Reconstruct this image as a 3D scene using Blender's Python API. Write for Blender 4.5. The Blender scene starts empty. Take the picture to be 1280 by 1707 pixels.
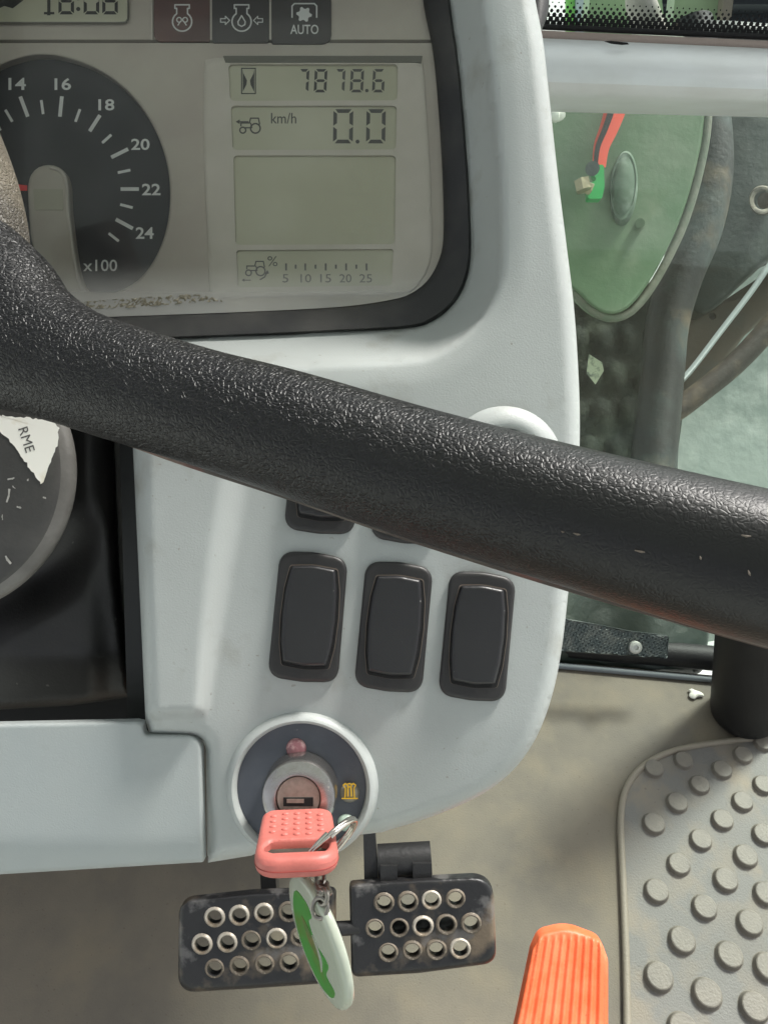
import bpy, bmesh, math, random
import numpy as np
from mathutils import Vector, Matrix, Euler
from mathutils.geometry import delaunay_2d_cdt
random.seed(7); np.random.seed(7)
R = math.radians
scene = bpy.context.scene
COL = scene.collection

# ------------------------------------------------------------------ camera
W0, H0, F = 1280.0, 1707.0, 1300.0            # photograph size and focal length in its pixels
CX, CY = W0/2, H0/2
CAMZ, PITCH = 0.95, 45.0                       # metres above the cab floor, degrees below the horizon
cam_d = bpy.data.cameras.new('camera'); cam = bpy.data.objects.new('camera', cam_d); COL.objects.link(cam)
cam.location = (0, 0, CAMZ); cam.rotation_euler = (R(90-PITCH), 0, 0)
cam_d.sensor_fit = 'VERTICAL'; cam_d.sensor_height = 36.0; cam_d.lens = 36.0*F/H0
cam_d.clip_start = 0.01; cam_d.clip_end = 500
scene.camera = cam
MC = Matrix.Translation((0, 0, CAMZ)) @ Matrix.Rotation(R(90-PITCH), 4, 'X')
RC = MC.to_3x3()
# ------------------------------------------------------------------ sky, sun, exposure
SUN_EL, SUN_AZ = 47.0, 42.0                    # azimuth clockwise from straight ahead (+Y) to the right
world = bpy.data.worlds.new('World'); scene.world = world; world.use_nodes = True
nt = world.node_tree; bg = nt.nodes['Background']
sky = nt.nodes.new('ShaderNodeTexSky'); sky.sky_type = 'NISHITA'; sky.sun_disc = False
sky.sun_elevation = R(SUN_EL); sky.sun_rotation = R(SUN_AZ); sky.air_density = 1.0; sky.dust_density = 4.0; sky.ozone_density = 1.0
hs = nt.nodes.new('ShaderNodeHueSaturation'); hs.inputs['Saturation'].default_value = 0.22     # thin cloud: a milky, nearly neutral sky
nt.links.new(sky.outputs[0], hs.inputs['Color']); nt.links.new(hs.outputs[0], bg.inputs['Color']); bg.inputs['Strength'].default_value = 0.105
sun_d = bpy.data.lights.new('sun', 'SUN'); sun_d.energy = 2.9; sun_d.angle = R(11); sun_d.color = (1.0, 0.965, 0.91)
sun = bpy.data.objects.new('sun', sun_d); COL.objects.link(sun)
sd = Vector((math.sin(R(SUN_AZ))*math.cos(R(SUN_EL)), math.cos(R(SUN_AZ))*math.cos(R(SUN_EL)), math.sin(R(SUN_EL))))
sun.rotation_euler = sd.to_track_quat('Z', 'Y').to_euler()
sun.location = sd*4
vs = scene.view_settings; vs.view_transform = 'Standard'; vs.look = 'None'; vs.gamma = 1.0; vs.use_curve_mapping = False
vs.exposure = 1.04
scene.render.engine = 'CYCLES'
scene.cycles.max_bounces = 8; scene.cycles.transparent_max_bounces = 16
try: scene.cycles.sample_clamp_indirect = 6.0
except Exception: pass

# ------------------------------------------------------------------ mapping helpers
DD = 0.285                                     # distance from the eye to the dashboard face
def cv(x, y, t): return Vector(((x-CX)*t/F, -(y-CY)*t/F, -t))      # camera axes
def cw(x, y, t): return MC @ cv(x, y, t)
def D(x, y, h=0.0): return cw(x, y, DD-h)                           # on the dashboard face, h above it
FACE = -0.036
def C(x, y, h=0.0): return D(x, y, FACE+h)                          # on the instrument face
NZ = (RC @ Vector((0, 0, 1))).normalized(); NX = Vector((1, 0, 0)); NY = (RC @ Vector((0, 1, 0))).normalized()
def loc(lx, ly, h): return MC @ Vector((lx, ly, -(DD-h)))           # dashboard frame in metres
def fl(x, y, z=0.0):
    d = RC @ Vector(((x-CX)/F, -(y-CY)/F, -1)); k = (z-CAMZ)/d.z; return Vector((0, 0, CAMZ))+d*k
def yp(x, y, Y):
    d = RC @ Vector(((x-CX)/F, -(y-CY)/F, -1)); k = Y/d.y; return Vector((0, 0, CAMZ))+d*k

# ------------------------------------------------------------------ materials
def srgb(r, g, b):
    f = lambda c: (c/255/12.92) if c/255 <= 0.04045 else ((c/255+0.055)/1.055)**2.4
    return (f(r), f(g), f(b), 1)
MATS = {}
def mat(name, col, rough=0.5, metal=0.0, spec=0.5, bump=None, var=None, specks=None, coat=0.0, var2=None):
    """bump=(scale, distance, detail)  var=(colour2, scale, lo, hi, detail)  specks=(colour, scale, threshold)"""
    m = bpy.data.materials.new(name); m.use_nodes = True; n = m.node_tree.nodes; l = m.node_tree.links
    b = n['Principled BSDF']; b.inputs['Roughness'].default_value = rough; b.inputs['Metallic'].default_value = metal
    b.inputs['Specular IOR Level'].default_value = spec; b.inputs['Coat Weight'].default_value = coat
    b.inputs['Base Color'].default_value = col
    tc = n.new('ShaderNodeTexCoord'); cur = None
    def noise(scale, detail, rgh=0.55, dist=0.0):
        t = n.new('ShaderNodeTexNoise'); t.inputs['Scale'].default_value = scale; t.inputs['Detail'].default_value = detail
        t.inputs['Roughness'].default_value = rgh; t.inputs['Distortion'].default_value = dist
        l.new(tc.outputs['Object'], t.inputs['Vector']); return t.outputs['Fac']
    def mixin(fac, c2):
        nonlocal cur
        mx = n.new('ShaderNodeMix'); mx.data_type = 'RGBA'; l.new(fac, mx.inputs[0])
        if cur is None: mx.inputs[6].default_value = col
        else: l.new(cur, mx.inputs[6])
        mx.inputs[7].default_value = c2; cur = mx.outputs[2]
    def ramp(src, lo, hi, top=1.0):
        r = n.new('ShaderNodeMapRange'); r.inputs['From Min'].default_value = lo; r.inputs['From Max'].default_value = hi
        r.inputs['To Max'].default_value = top
        l.new(src, r.inputs['Value']); return r.outputs[0]
    for v in (var, var2):
        if v: mixin(ramp(noise(v[1], v[4] if len(v) > 4 else 4), v[2], v[3], v[5] if len(v) > 5 else 1.0), v[0])
    if specks: mixin(ramp(noise(specks[1], 2, 0.4), specks[2], specks[2]+0.035, specks[3] if len(specks) > 3 else 0.8), specks[0])
    if cur is not None: l.new(cur, b.inputs['Base Color'])
    if bump:
        bp = n.new('ShaderNodeBump'); bp.inputs['Strength'].default_value = 1.0; bp.inputs['Distance'].default_value = bump[1]
        l.new(noise(bump[0], bump[2] if len(bump) > 2 else 2), bp.inputs['Height']); l.new(bp.outputs[0], b.inputs['Normal'])
    MATS[name] = m; return m

M_shell = mat('pale_grey_plastic', srgb(170, 175, 173), 0.44, bump=(1500, 0.00008, 3), var=(srgb(160, 164, 162), 16, 0.42, 0.72, 8, 0.8), var2=(srgb(134, 130, 120), 48, 0.58, 0.76, 10, 0.5),
              specks=(srgb(128, 122, 110), 520, 0.735, 0.5))
M_flap = mat('pale_grey_plastic_cover', srgb(166, 172, 171), 0.42, bump=(1500, 0.00006, 2), var=(srgb(157, 165, 167), 18, 0.42, 0.72, 7, 0.8), var2=(srgb(138, 138, 132), 60, 0.62, 0.8, 9, 0.4))
M_black = mat('black_trim_plastic', srgb(27, 28, 29), 0.5, bump=(1400, 0.00008), var=(srgb(54, 53, 50), 30, 0.45, 0.7))
M_switch = mat('switch_bezel_plastic', srgb(40, 39, 39), 0.46, bump=(1800, 0.00005), var=(srgb(62, 57, 54), 70, 0.5, 0.75, 8, 0.6))
M_rocker = mat('rocker_plastic', srgb(32, 32, 34), 0.38, bump=(1800, 0.00004), specks=(srgb(170, 170, 165), 380, 0.765, 0.6))
M_dust = mat('dust_in_gap', srgb(112, 101, 92), 0.9)
M_face = mat('instrument_face', srgb(188, 180, 170), 0.7, bump=(900, 0.00003), var=(srgb(198, 193, 181), 35, 0.4, 0.7, 5))
M_module = mat('display_surround', srgb(202, 197, 186), 0.65, bump=(900, 0.00003), var=(srgb(212, 206, 197), 40, 0.4, 0.7, 5))
M_dial = mat('dial_face', srgb(42, 44, 50), 0.7, var=(srgb(52, 53, 59), 60, 0.4, 0.7))
M_white = mat('white_print', srgb(228, 230, 228), 0.6)
M_red = mat('red_needle', srgb(246, 58, 62), 0.5)
M_lcd = mat('lcd_glass', srgb(188, 187, 164), 0.35, var=(srgb(198, 197, 177), 25, 0.4, 0.7))
M_lcdseg = mat('lcd_segment', srgb(52, 53, 52), 0.5)
M_lcdpale = mat('lcd_segment_pale', srgb(78, 78, 76), 0.5)
M_groove = mat('dark_groove', srgb(112, 111, 102), 0.8)
M_tile_red = mat('telltale_tile_red', srgb(92, 68, 66), 0.5, var=(srgb(112, 80, 76), 60, 0.4, 0.7))
M_tile = mat('telltale_tile_grey', srgb(68, 65, 66), 0.5)
M_olive = mat('olive_strip', srgb(140, 128, 92), 0.8, var=(srgb(120, 110, 84), 90, 0.4, 0.7))
M_grime = mat('grime', srgb(120, 114, 98), 0.9, bump=(1200, 0.0006, 4), var=(srgb(156, 150, 134), 600, 0.5, 0.66))
M_plate = mat('ignition_plate', srgb(74, 78, 87), 0.5, bump=(1500, 0.00003), var=(srgb(84, 88, 96), 80, 0.45, 0.7), specks=(srgb(130, 132, 134), 500, 0.75, 0.5))
M_barrel = mat('lock_barrel_metal', srgb(172, 170, 168), 0.27, 0.95, bump=(1600, 0.00002, 3), var=(srgb(160, 157, 153), 500, 0.4, 0.7))
M_core = mat('lock_core_metal', srgb(146, 138, 130), 0.5, 0.35, bump=(1600, 0.00003, 3), var=(srgb(128, 120, 112), 500, 0.4, 0.7))
M_dark = mat('black_void', srgb(14, 14, 15), 0.8)
M_keyred = mat('salmon_key_plastic', srgb(200, 112, 103), 0.45, bump=(1200, 0.00008), var=(srgb(176, 96, 86), 110, 0.42, 0.72, 8), specks=(srgb(120, 70, 60), 300, 0.74, 0.5))
M_slot = mat('key_slot_grime', srgb(92, 88, 76), 0.7, var=(srgb(60, 56, 50), 200, 0.4, 0.6))
M_chrome = mat('nickel_wire', srgb(205, 200, 192), 0.2, 1.0, bump=(700, 0.00005))
M_steel = mat('dull_steel_chain', srgb(138, 134, 128), 0.35, 1.0, bump=(700, 0.0001))
M_red_lens = mat('red_lens', srgb(138, 92, 98), 0.25, var=(srgb(196, 160, 158), 300, 0.45, 0.65))
M_amber_lens = mat('clear_lens', srgb(128, 124, 112), 0.3)
M_green_lens = mat('pale_green_lens', srgb(176, 196, 182), 0.3)
M_yellow = mat('yellow_print', srgb(222, 178, 40), 0.5)
M_pedal = mat('worn_black_pedal', srgb(40, 40, 41), 0.36, 0.2, bump=(260, 0.0004, 6), var=(srgb(122, 108, 90), 34, 0.50, 0.66, 8, 0.85), var2=(srgb(118, 116, 114), 48, 0.56, 0.64, 7, 0.6))
M_ring = mat('worn_ring_metal', srgb(196, 188, 174), 0.45, 0.3, bump=(400, 0.0002), var=(srgb(132, 120, 104), 70, 0.42, 0.62))
M_ring_dirty = mat('dirty_ring_metal', srgb(120, 110, 96), 0.6, 0.1, bump=(400, 0.0003), var=(srgb(72, 66, 58), 90, 0.42, 0.6), var2=(srgb(176, 166, 148), 110, 0.56, 0.66, 5))
M_arm = mat('black_pedal_arm', srgb(36, 36, 36), 0.5, bump=(300, 0.0003))
M_orange = mat('orange_pedal', srgb(226, 100, 56), 0.5, bump=(500, 0.0002, 5), var=(srgb(232, 124, 84), 40, 0.42, 0.7, 8), specks=(srgb(150, 70, 44), 260, 0.72, 0.5))
M_floor = mat('grey_rubber_floor', srgb(119, 111, 98), 0.72, bump=(500, 0.0004, 5), var=(srgb(103, 97, 88), 9, 0.40, 0.66, 10), var2=(srgb(131, 120, 101), 13, 0.50, 0.72, 8, 0.7),
              specks=(srgb(88, 80, 68), 300, 0.69, 0.5))
M_mat = mat('grey_stud_mat', srgb(111, 109, 105), 0.55, bump=(450, 0.0005, 6), var=(srgb(136, 124, 106), 22, 0.46, 0.70, 10), var2=(srgb(110, 107, 102), 11, 0.48, 0.62, 8, 0.8), specks=(srgb(84, 78, 68), 240, 0.70, 0.45))
M_stud = mat('grey_stud_rubber', srgb(123, 117, 107), 0.5, bump=(450, 0.0005, 6), var=(srgb(112, 107, 99), 45, 0.42, 0.66, 8))
M_seam = mat('pale_seam', srgb(140, 132, 118), 0.6, bump=(300, 0.0006))
M_seal = mat('black_rubber_seal', srgb(22, 22, 23), 0.6, bump=(300, 0.0004))
M_post = mat('black_post', srgb(18, 18, 18), 0.6, bump=(700, 0.0002), var=(srgb(26, 26, 26), 30, 0.4, 0.7))
M_frame = mat('painted_cab_frame', srgb(208, 213, 213), 0.4, bump=(700, 0.0001), var=(srgb(198, 202, 200), 20, 0.4, 0.7))
M_trim = mat('window_seal_brown', srgb(150, 136, 128), 0.6, bump=(500, 0.0003))
M_green = mat('green_paint', srgb(80, 108, 76), 0.42, bump=(60, 0.0008, 4), var=(srgb(104, 120, 96), 9, 0.42, 0.68, 9), var2=(srgb(140, 146, 124), 14, 0.58, 0.78, 6, 0.5))
M_green_edge = mat('green_plate_edge', srgb(110, 112, 98), 0.6, bump=(100, 0.001), var=(srgb(84, 100, 80), 30, 0.45, 0.65))
M_dgreen = mat('dark_green_casting', srgb(30, 44, 38), 0.5, bump=(40, 0.002, 5), var=(srgb(58, 66, 56), 10, 0.5, 0.72, 6))
M_rubber = mat('dusty_rubber', srgb(36, 38, 36), 0.55, bump=(120, 0.001, 5), var=(srgb(124, 106, 82), 11, 0.56, 0.72, 8), var2=(srgb(66, 76, 74), 12, 0.5, 0.7, 5))
M_tyre = mat('tyre_rubber', srgb(42, 50, 42), 0.85, bump=(90, 0.003, 6), var=(srgb(74, 82, 68), 12, 0.48, 0.7, 6))
M_hose = mat('brown_hose', srgb(54, 47, 40), 0.6, bump=(200, 0.0006), var=(srgb(104, 90, 72), 25, 0.45, 0.7))
M_strap = mat('red_strap', srgb(236, 84, 62), 0.55)
M_bgreen = mat('bright_green_plastic', srgb(34, 160, 78), 0.4)
M_brass = mat('dull_brass', srgb(170, 160, 130), 0.4, 0.7, bump=(200, 0.0008))
M_concrete = mat('concrete', srgb(188, 194, 188), 0.85, var=(srgb(160, 168, 164), 3, 0.4, 0.7, 6), var2=(srgb(206, 208, 202), 20, 0.5, 0.7, 5, 0.6))
M_palegreen = mat('pale_green_paint', srgb(150, 176, 138), 0.5, var=(srgb(128, 158, 118), 6, 0.4, 0.7))
M_silver = mat('silver_tread_strip', srgb(72, 80, 80), 0.5, 0.3, var=(srgb(104, 108, 104), 60, 0.45, 0.65, 6))
M_label = mat('white_sticker', srgb(244, 242, 232), 0.6, var=(srgb(206, 186, 140), 60, 0.6, 0.75, 4, 0.8))
M_ink = mat('grey_ink', srgb(84, 82, 80), 0.7)
M_column = mat('column_black_plastic', srgb(26, 25, 25), 0.45, bump=(900, 0.0001, 3), var=(srgb(38, 36, 35), 22, 0.45, 0.7, 6), specks=(srgb(110, 108, 104), 420, 0.75, 0.5))
M_disc = mat('scuffed_black_disc', srgb(58, 57, 55), 0.38, bump=(500, 0.0002, 4), var=(srgb(84, 82, 78), 26, 0.45, 0.7, 6), specks=(srgb(225, 224, 218), 150, 0.715, 0.95))
M_discrim = mat('disc_rim_grey', srgb(112, 110, 106), 0.5, bump=(500, 0.0002), var=(srgb(90, 88, 84), 60, 0.4, 0.7))

def leather(name, base, worn, wear_lo, wear_hi, dist):
    m = bpy.data.materials.new(name); m.use_nodes = True; n = m.node_tree.nodes; l = m.node_tree.links
    b = n['Principled BSDF']; b.inputs['Roughness'].default_value = 0.38; b.inputs['Specular IOR Level'].default_value = 0.44
    tc = n.new('ShaderNodeTexCoord')
    t1 = n.new('ShaderNodeTexNoise'); t1.inputs['Scale'].default_value = 800; t1.inputs['Detail'].default_value = 2.0; t1.inputs['Distortion'].default_value = 1.1
    t2 = n.new('ShaderNodeTexVoronoi'); t2.feature = 'DISTANCE_TO_EDGE'; t2.inputs['Scale'].default_value = 780
    t3 = n.new('ShaderNodeTexNoise'); t3.inputs['Scale'].default_value = 18; t3.inputs['Detail'].default_value = 4
    wn = n.new('ShaderNodeTexNoise'); wn.inputs['Scale'].default_value = 300; wn.inputs['Detail'].default_value = 2
    for t in (t1, t3, wn): l.new(tc.outputs['Object'], t.inputs['Vector'])
    va = n.new('ShaderNodeVectorMath'); va.operation = 'MULTIPLY_ADD'; va.inputs[1].default_value = (0.0030,)*3
    l.new(wn.outputs['Color'], va.inputs[0]); l.new(tc.outputs['Object'], va.inputs[2]); l.new(va.outputs[0], t2.inputs['Vector'])
    sm = n.new('ShaderNodeMapRange'); sm.inputs['From Max'].default_value = 0.28; sm.interpolation_type = 'SMOOTHSTEP'; l.new(t2.outputs['Distance'], sm.inputs['Value'])
    ad = n.new('ShaderNodeMath'); ad.operation = 'ADD'; l.new(sm.outputs[0], ad.inputs[0]); l.new(t1.outputs['Fac'], ad.inputs[1])
    sx = n.new('ShaderNodeSeparateXYZ'); l.new(tc.outputs['Object'], sx.inputs[0])
    wr = n.new('ShaderNodeMapRange'); wr.inputs['From Min'].default_value = wear_lo; wr.inputs['From Max'].default_value = wear_hi
    wr.inputs['To Min'].default_value = 1.0; wr.inputs['To Max'].default_value = 0.16; l.new(sx.outputs['X'], wr.inputs['Value'])
    bp = n.new('ShaderNodeBump'); bp.inputs['Distance'].default_value = dist
    l.new(ad.outputs[0], bp.inputs['Height']); l.new(wr.outputs[0], bp.inputs['Strength']); l.new(bp.outputs[0], b.inputs['Normal'])
    mr = n.new('ShaderNodeMapRange'); mr.inputs['From Min'].default_value = 0.45; mr.inputs['From Max'].default_value = 0.72; l.new(t3.outputs['Fac'], mr.inputs['Value'])
    mx = n.new('ShaderNodeMix'); mx.data_type = 'RGBA'; mx.inputs[6].default_value = base; mx.inputs[7].default_value = worn; l.new(mr.outputs[0], mx.inputs[0])
    l.new(mx.outputs[2], b.inputs['Base Color'])
    return m
M_leather = leather('grained_black_wheel', srgb(6, 6, 7), srgb(12, 12, 12), 0.06, 0.22, 0.00023)
M_leather_b = leather('worn_brown_wheel', srgb(88, 83, 75), srgb(134, 125, 108), 5, 6, 0.0004)

def glass(name, tint, dust=0.0, dustcol=(0.7, 0.7, 0.66, 1), rough=0.02, bottom=None):
    m = bpy.data.materials.new(name); m.use_nodes = True; n = m.node_tree.nodes; l = m.node_tree.links
    n.remove(n['Principled BSDF']); out = n['Material Output']
    tr = n.new('ShaderNodeBsdfTransparent'); tr.inputs[0].default_value = tint
    gl = n.new('ShaderNodeBsdfGlossy'); gl.inputs['Roughness'].default_value = rough
    fr = n.new('ShaderNodeFresnel'); fr.inputs[0].default_value = 1.45
    m1 = n.new('ShaderNodeMixShader'); l.new(fr.outputs[0], m1.inputs[0]); l.new(tr.outputs[0], m1.inputs[1]); l.new(gl.outputs[0], m1.inputs[2])
    src = m1.outputs[0]
    if dust > 0:
        df = n.new('ShaderNodeBsdfDiffuse'); df.inputs[0].default_value = dustcol
        tc = n.new('ShaderNodeTexCoord'); nz = n.new('ShaderNodeTexNoise'); nz.inputs['Scale'].default_value = 30; nz.inputs['Detail'].default_value = 6
        l.new(tc.outputs['Object'], nz.inputs['Vector'])
        mr = n.new('ShaderNodeMapRange'); mr.inputs['From Min'].default_value = 0.3; mr.inputs['From Max'].default_value = 0.75
        mr.inputs['To Min'].default_value = dust*0.4; mr.inputs['To Max'].default_value = dust*1.6; l.new(nz.outputs['Fac'], mr.inputs['Value'])
        fac = mr.outputs[0]
        if bottom:                                  # settled dust plus painted glare haze along the lower edge of the cover
            dt = n.new('ShaderNodeVectorMath'); dt.operation = 'DOT_PRODUCT'; dt.inputs[1].default_value = tuple(NY); l.new(tc.outputs['Object'], dt.inputs[0])
            b2 = n.new('ShaderNodeMapRange'); b2.inputs['From Min'].default_value = bottom[1]; b2.inputs['From Max'].default_value = bottom[0]; b2.inputs['To Max'].default_value = bottom[2]
            b2.interpolation_type = 'SMOOTHSTEP'; l.new(dt.outputs['Value'], b2.inputs['Value'])
            a = n.new('ShaderNodeMath'); a.operation = 'ADD'; a.use_clamp = True; l.new(fac, a.inputs[0]); l.new(b2.outputs[0], a.inputs[1]); fac = a.outputs[0]
        m2 = n.new('ShaderNodeMixShader'); l.new(fac, m2.inputs[0]); l.new(src, m2.inputs[1]); l.new(df.outputs[0], m2.inputs[2]); src = m2.outputs[0]
    l.new(src, out.inputs['Surface']); return m
M_acryl = mat('milky_acrylic', srgb(206, 214, 198), 0.14, bump=(300, 0.0001)); MATS['milky_acrylic'].node_tree.nodes['Principled BSDF'].inputs['Transmission Weight'].default_value = 0.35
M_fobgreen = mat('green_fob_insert', srgb(58, 140, 52), 0.35, var=(srgb(84, 120, 40), 120, 0.5, 0.7))

# ------------------------------------------------------------------ object helpers
def put(name, m, parent=None):
    o = bpy.data.objects.new(name, m); COL.objects.link(o)
    if parent is not None: o.parent = parent
    return o
def tag(o, label, cat, group=None):
    o['label'] = label; o['category'] = cat
    if group: o['group'] = group
    return o
def thing(name, label, cat, at, group=None):
    o = bpy.data.objects.new(name, None); COL.objects.link(o); o.location = at; o.empty_display_size = 0.01
    return tag(o, label, cat, group)
def origin(p):
    v = Vector((0, 0, 0))
    while p is not None: v += p.location; p = p.parent
    return v
def mk(name, verts, faces, material, parent=None, smooth=True, sharp=40, at=None):
    """verts in world axes; the object's own origin sits on its parent's (or at `at`)"""
    o0 = origin(parent) if at is None else Vector(at)
    me = bpy.data.meshes.new(name)
    me.from_pydata([tuple(Vector(v)-o0) for v in verts], [], [tuple(f) for f in faces]); me.materials.append(material)
    bm = bmesh.new(); bm.from_mesh(me); bmesh.ops.remove_doubles(bm, verts=bm.verts, dist=1e-7); bmesh.ops.recalc_face_normals(bm, faces=bm.faces); bm.to_mesh(me); bm.free()
    if smooth:
        me.polygons.foreach_set('use_smooth', [True]*len(me.polygons)); me.set_sharp_from_angle(angle=R(sharp))
    o = put(name, me, parent)
    o.location = o0-origin(parent) if parent is not None else o0
    return o
def struct(o): o['kind'] = 'structure'; return o

def catmull(pts, step=None, closed=True, n=8):
    pts = [np.array(p, float) for p in pts]; N = len(pts); out = []
    rng = range(N) if closed else range(N-1)
    for i in rng:
        if closed: p0, p1, p2, p3 = pts[i-1], pts[i], pts[(i+1) % N], pts[(i+2) % N]
        else: p0, p1, p2, p3 = pts[max(i-1, 0)], pts[i], pts[i+1], pts[min(i+2, N-1)]
        k = n if step is None else max(1, int(round(np.linalg.norm(p2[:2]-p1[:2])/step)))
        for j in range(k):
            t = j/k
            out.append(0.5*((2*p1)+(-p0+p2)*t+(2*p0-5*p1+4*p2-p3)*t*t+(-p0+3*p1-3*p2+p3)*t**3))
    if not closed: out.append(pts[-1])
    return np.array(out)
def rounded(pts, rad, seg=6, step=None):
    """polygon with rounded corners; rad a number or one per corner; straight runs resampled to step"""
    N = len(pts); P = [np.array(p, float) for p in pts]; out = []
    rr = rad if isinstance(rad, (list, tuple)) else [rad]*N
    for i in range(N):
        a, b, c = P[i-1], P[i], P[(i+1) % N]; r = rr[i]
        if r <= 0: out.append(b); continue
        u = (a-b); lu = np.linalg.norm(u); u = u/lu; v = (c-b); lv = np.linalg.norm(v); v = v/lv
        ang = math.acos(max(-1, min(1, float(u@v)))); t = min(r/math.tan(ang/2), lu*0.49, lv*0.49)
        p1 = b+u*t; p2 = b+v*t
        for j in range(seg+1):
            s = j/seg; out.append((1-s)**2*p1+2*s*(1-s)*(b*0.85+0.15*(p1+p2)/2)+s*s*p2)
    out = np.array(out)
    if step:
        o2 = []
        for i in range(len(out)):
            a, b = out[i], out[(i+1) % len(out)]; k = max(1, int(np.linalg.norm(b-a)/step))
            for j in range(k): o2.append(a+(b-a)*j/k)
        out = np.array(o2)
    return out
def circle(cx, cy, r, n=32, ry=None, a0=0.0):
    t = np.arange(n)*2*math.pi/n+a0; return np.stack([cx+r*np.cos(t), cy+(ry or r)*np.sin(t)], 1)
def area(l): x, y = l[:, 0], l[:, 1]; return 0.5*float(np.sum(x*np.roll(y, -1)-np.roll(x, -1)*y))
def inside(pts, loop):
    x, y = pts[:, 0], pts[:, 1]; res = np.zeros(len(pts), bool)
    for (x1, y1), (x2, y2) in zip(loop, np.roll(loop, -1, 0)):
        c = (y1 > y) != (y2 > y)
        with np.errstate(divide='ignore', invalid='ignore'): xi = (x2-x1)*(y-y1)/(y2-y1)+x1
        res ^= c & (x < xi)
    return res
def dist_loop(pts, loop):
    d = np.full(len(pts), 1e9)
    for a, b in zip(loop, np.roll(loop, -1, 0)):
        ab = b-a; L = float(ab@ab)
        if L < 1e-12: continue
        t = np.clip(((pts-a)@ab)/L, 0, 1); d = np.minimum(d, np.hypot(pts[:, 0]-a[0]-t*ab[0], pts[:, 1]-a[1]-t*ab[1]))
    return d
def offset(loop, d):
    """move a loop inwards by d"""
    s = 1 if area(loop) > 0 else -1
    tn = np.roll(loop, -1, 0)-np.roll(loop, 1, 0); ln = np.linalg.norm(tn, axis=1, keepdims=True); ln[ln < 1e-9] = 1; tn = tn/ln
    return loop+s*d*np.stack([-tn[:, 1], tn[:, 0]], 1)
def sheet(loop, holes, mapf, hfun=None, step=20, thick=0.003, rnd=0.0, rnd_h=None, nrm=None, hole_rnd=0.0, hole_rnd_h=None):
    """flat-ish body: outline in photo pixels, height field, rounded rim, skirt going back by thick"""
    loop = np.array(loop, float); holes = [np.array(h, float) for h in holes]; nrm = NZ if nrm is None else nrm
    loops = [loop]+holes; V = []; E = []
    for lp in loops:
        k = len(V); V += [tuple(p) for p in lp]; E += [(k+i, k+(i+1) % len(lp)) for i in range(len(lp))]
    nb = len(V); extra = []
    for q, lp in enumerate(loops):
        r = rnd if q == 0 else hole_rnd
        if r > 0:
            for fr in (0.12, 0.35, 0.65, 1.0, 1.35):
                ol = offset(lp, fr*r) if q == 0 else offset(lp, -fr*r)
                dd = dist_loop(ol, lp); extra.append(ol[dd > fr*r*0.93])
    if step:
        x0, y0 = loop.min(0); x1, y1 = loop.max(0)
        gx, gy = np.meshgrid(np.arange(x0+step*0.37, x1, step), np.arange(y0+step*0.41, y1, step)); extra.append(np.stack([gx.ravel(), gy.ravel()], 1))
    if extra:
        ex = np.concatenate(extra); ok = inside(ex, loop)
        for h in holes: ok &= ~inside(ex, h)
        ex = ex[ok]
        dm = np.min([dist_loop(ex, lp) for lp in loops], 0); ex = ex[dm > (0.1*max(rnd, hole_rnd) if max(rnd, hole_rnd) > 0 else 0.3*step)]
        V += [tuple(p) for p in ex]
    res = delaunay_2d_cdt([Vector(v) for v in V], E, [], 0, 1e-6)
    P = np.array([tuple(v) for v in res[0]]); T = np.array([tuple(f) for f in res[2] if len(f) == 3]); src = res[3]
    cen = P[T].mean(1); ok = inside(cen, loop)
    for h in holes: ok &= ~inside(cen, h)
    T = T[ok]
    H = np.array([hfun(x, y) for x, y in P]) if hfun else np.zeros(len(P))
    def drop(d, r, rh): s = np.clip(1-d/r, 0, 1); return rh*(1-np.sqrt(np.clip(1-s*s, 0, 1)))
    if rnd > 0: H = H-drop(dist_loop(P, loop), rnd, rnd_h if rnd_h else rnd*DD/F)
    if hole_rnd > 0:
        for h in holes: H = H-drop(dist_loop(P, h), hole_rnd, hole_rnd_h if hole_rnd_h else hole_rnd*DD/F)
    VW = [mapf(x, y, h) for (x, y), h in zip(P, H)]; FA = [tuple(t) for t in T]
    # boundary edges -> skirt
    cnt = {}
    for t in T:
        for a, b in ((t[0], t[1]), (t[1], t[2]), (t[2], t[0])): cnt[(a, b)] = cnt.get((a, b), 0)+1
    bes = [e for e in cnt if (e[1], e[0]) not in cnt]; m = {}
    if thick:
        for a, b in bes:
            for q in (a, b):
                if q not in m: m[q] = len(VW); VW.append(VW[q]-nrm*thick)
            FA.append((b, a, m[a], m[b]))
    return VW, FA
def lathe(profile, cx, cy, mapf_local, n=48, cap=False):
    """profile [(radius, height)] in metres round a point of the dashboard frame"""
    V = []; Fa = []
    for r, h in profile:
        for i in range(n): a = 2*math.pi*i/n; V.append(mapf_local(cx+r*math.cos(a), cy+r*math.sin(a), h))
    for j in range(len(profile)-1):
        for i in range(n): Fa.append((j*n+i, j*n+(i+1) % n, (j+1)*n+(i+1) % n, (j+1)*n+i))
    if cap: Fa.append(tuple(range((len(profile)-1)*n, len(profile)*n)))
    return V, Fa
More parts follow.
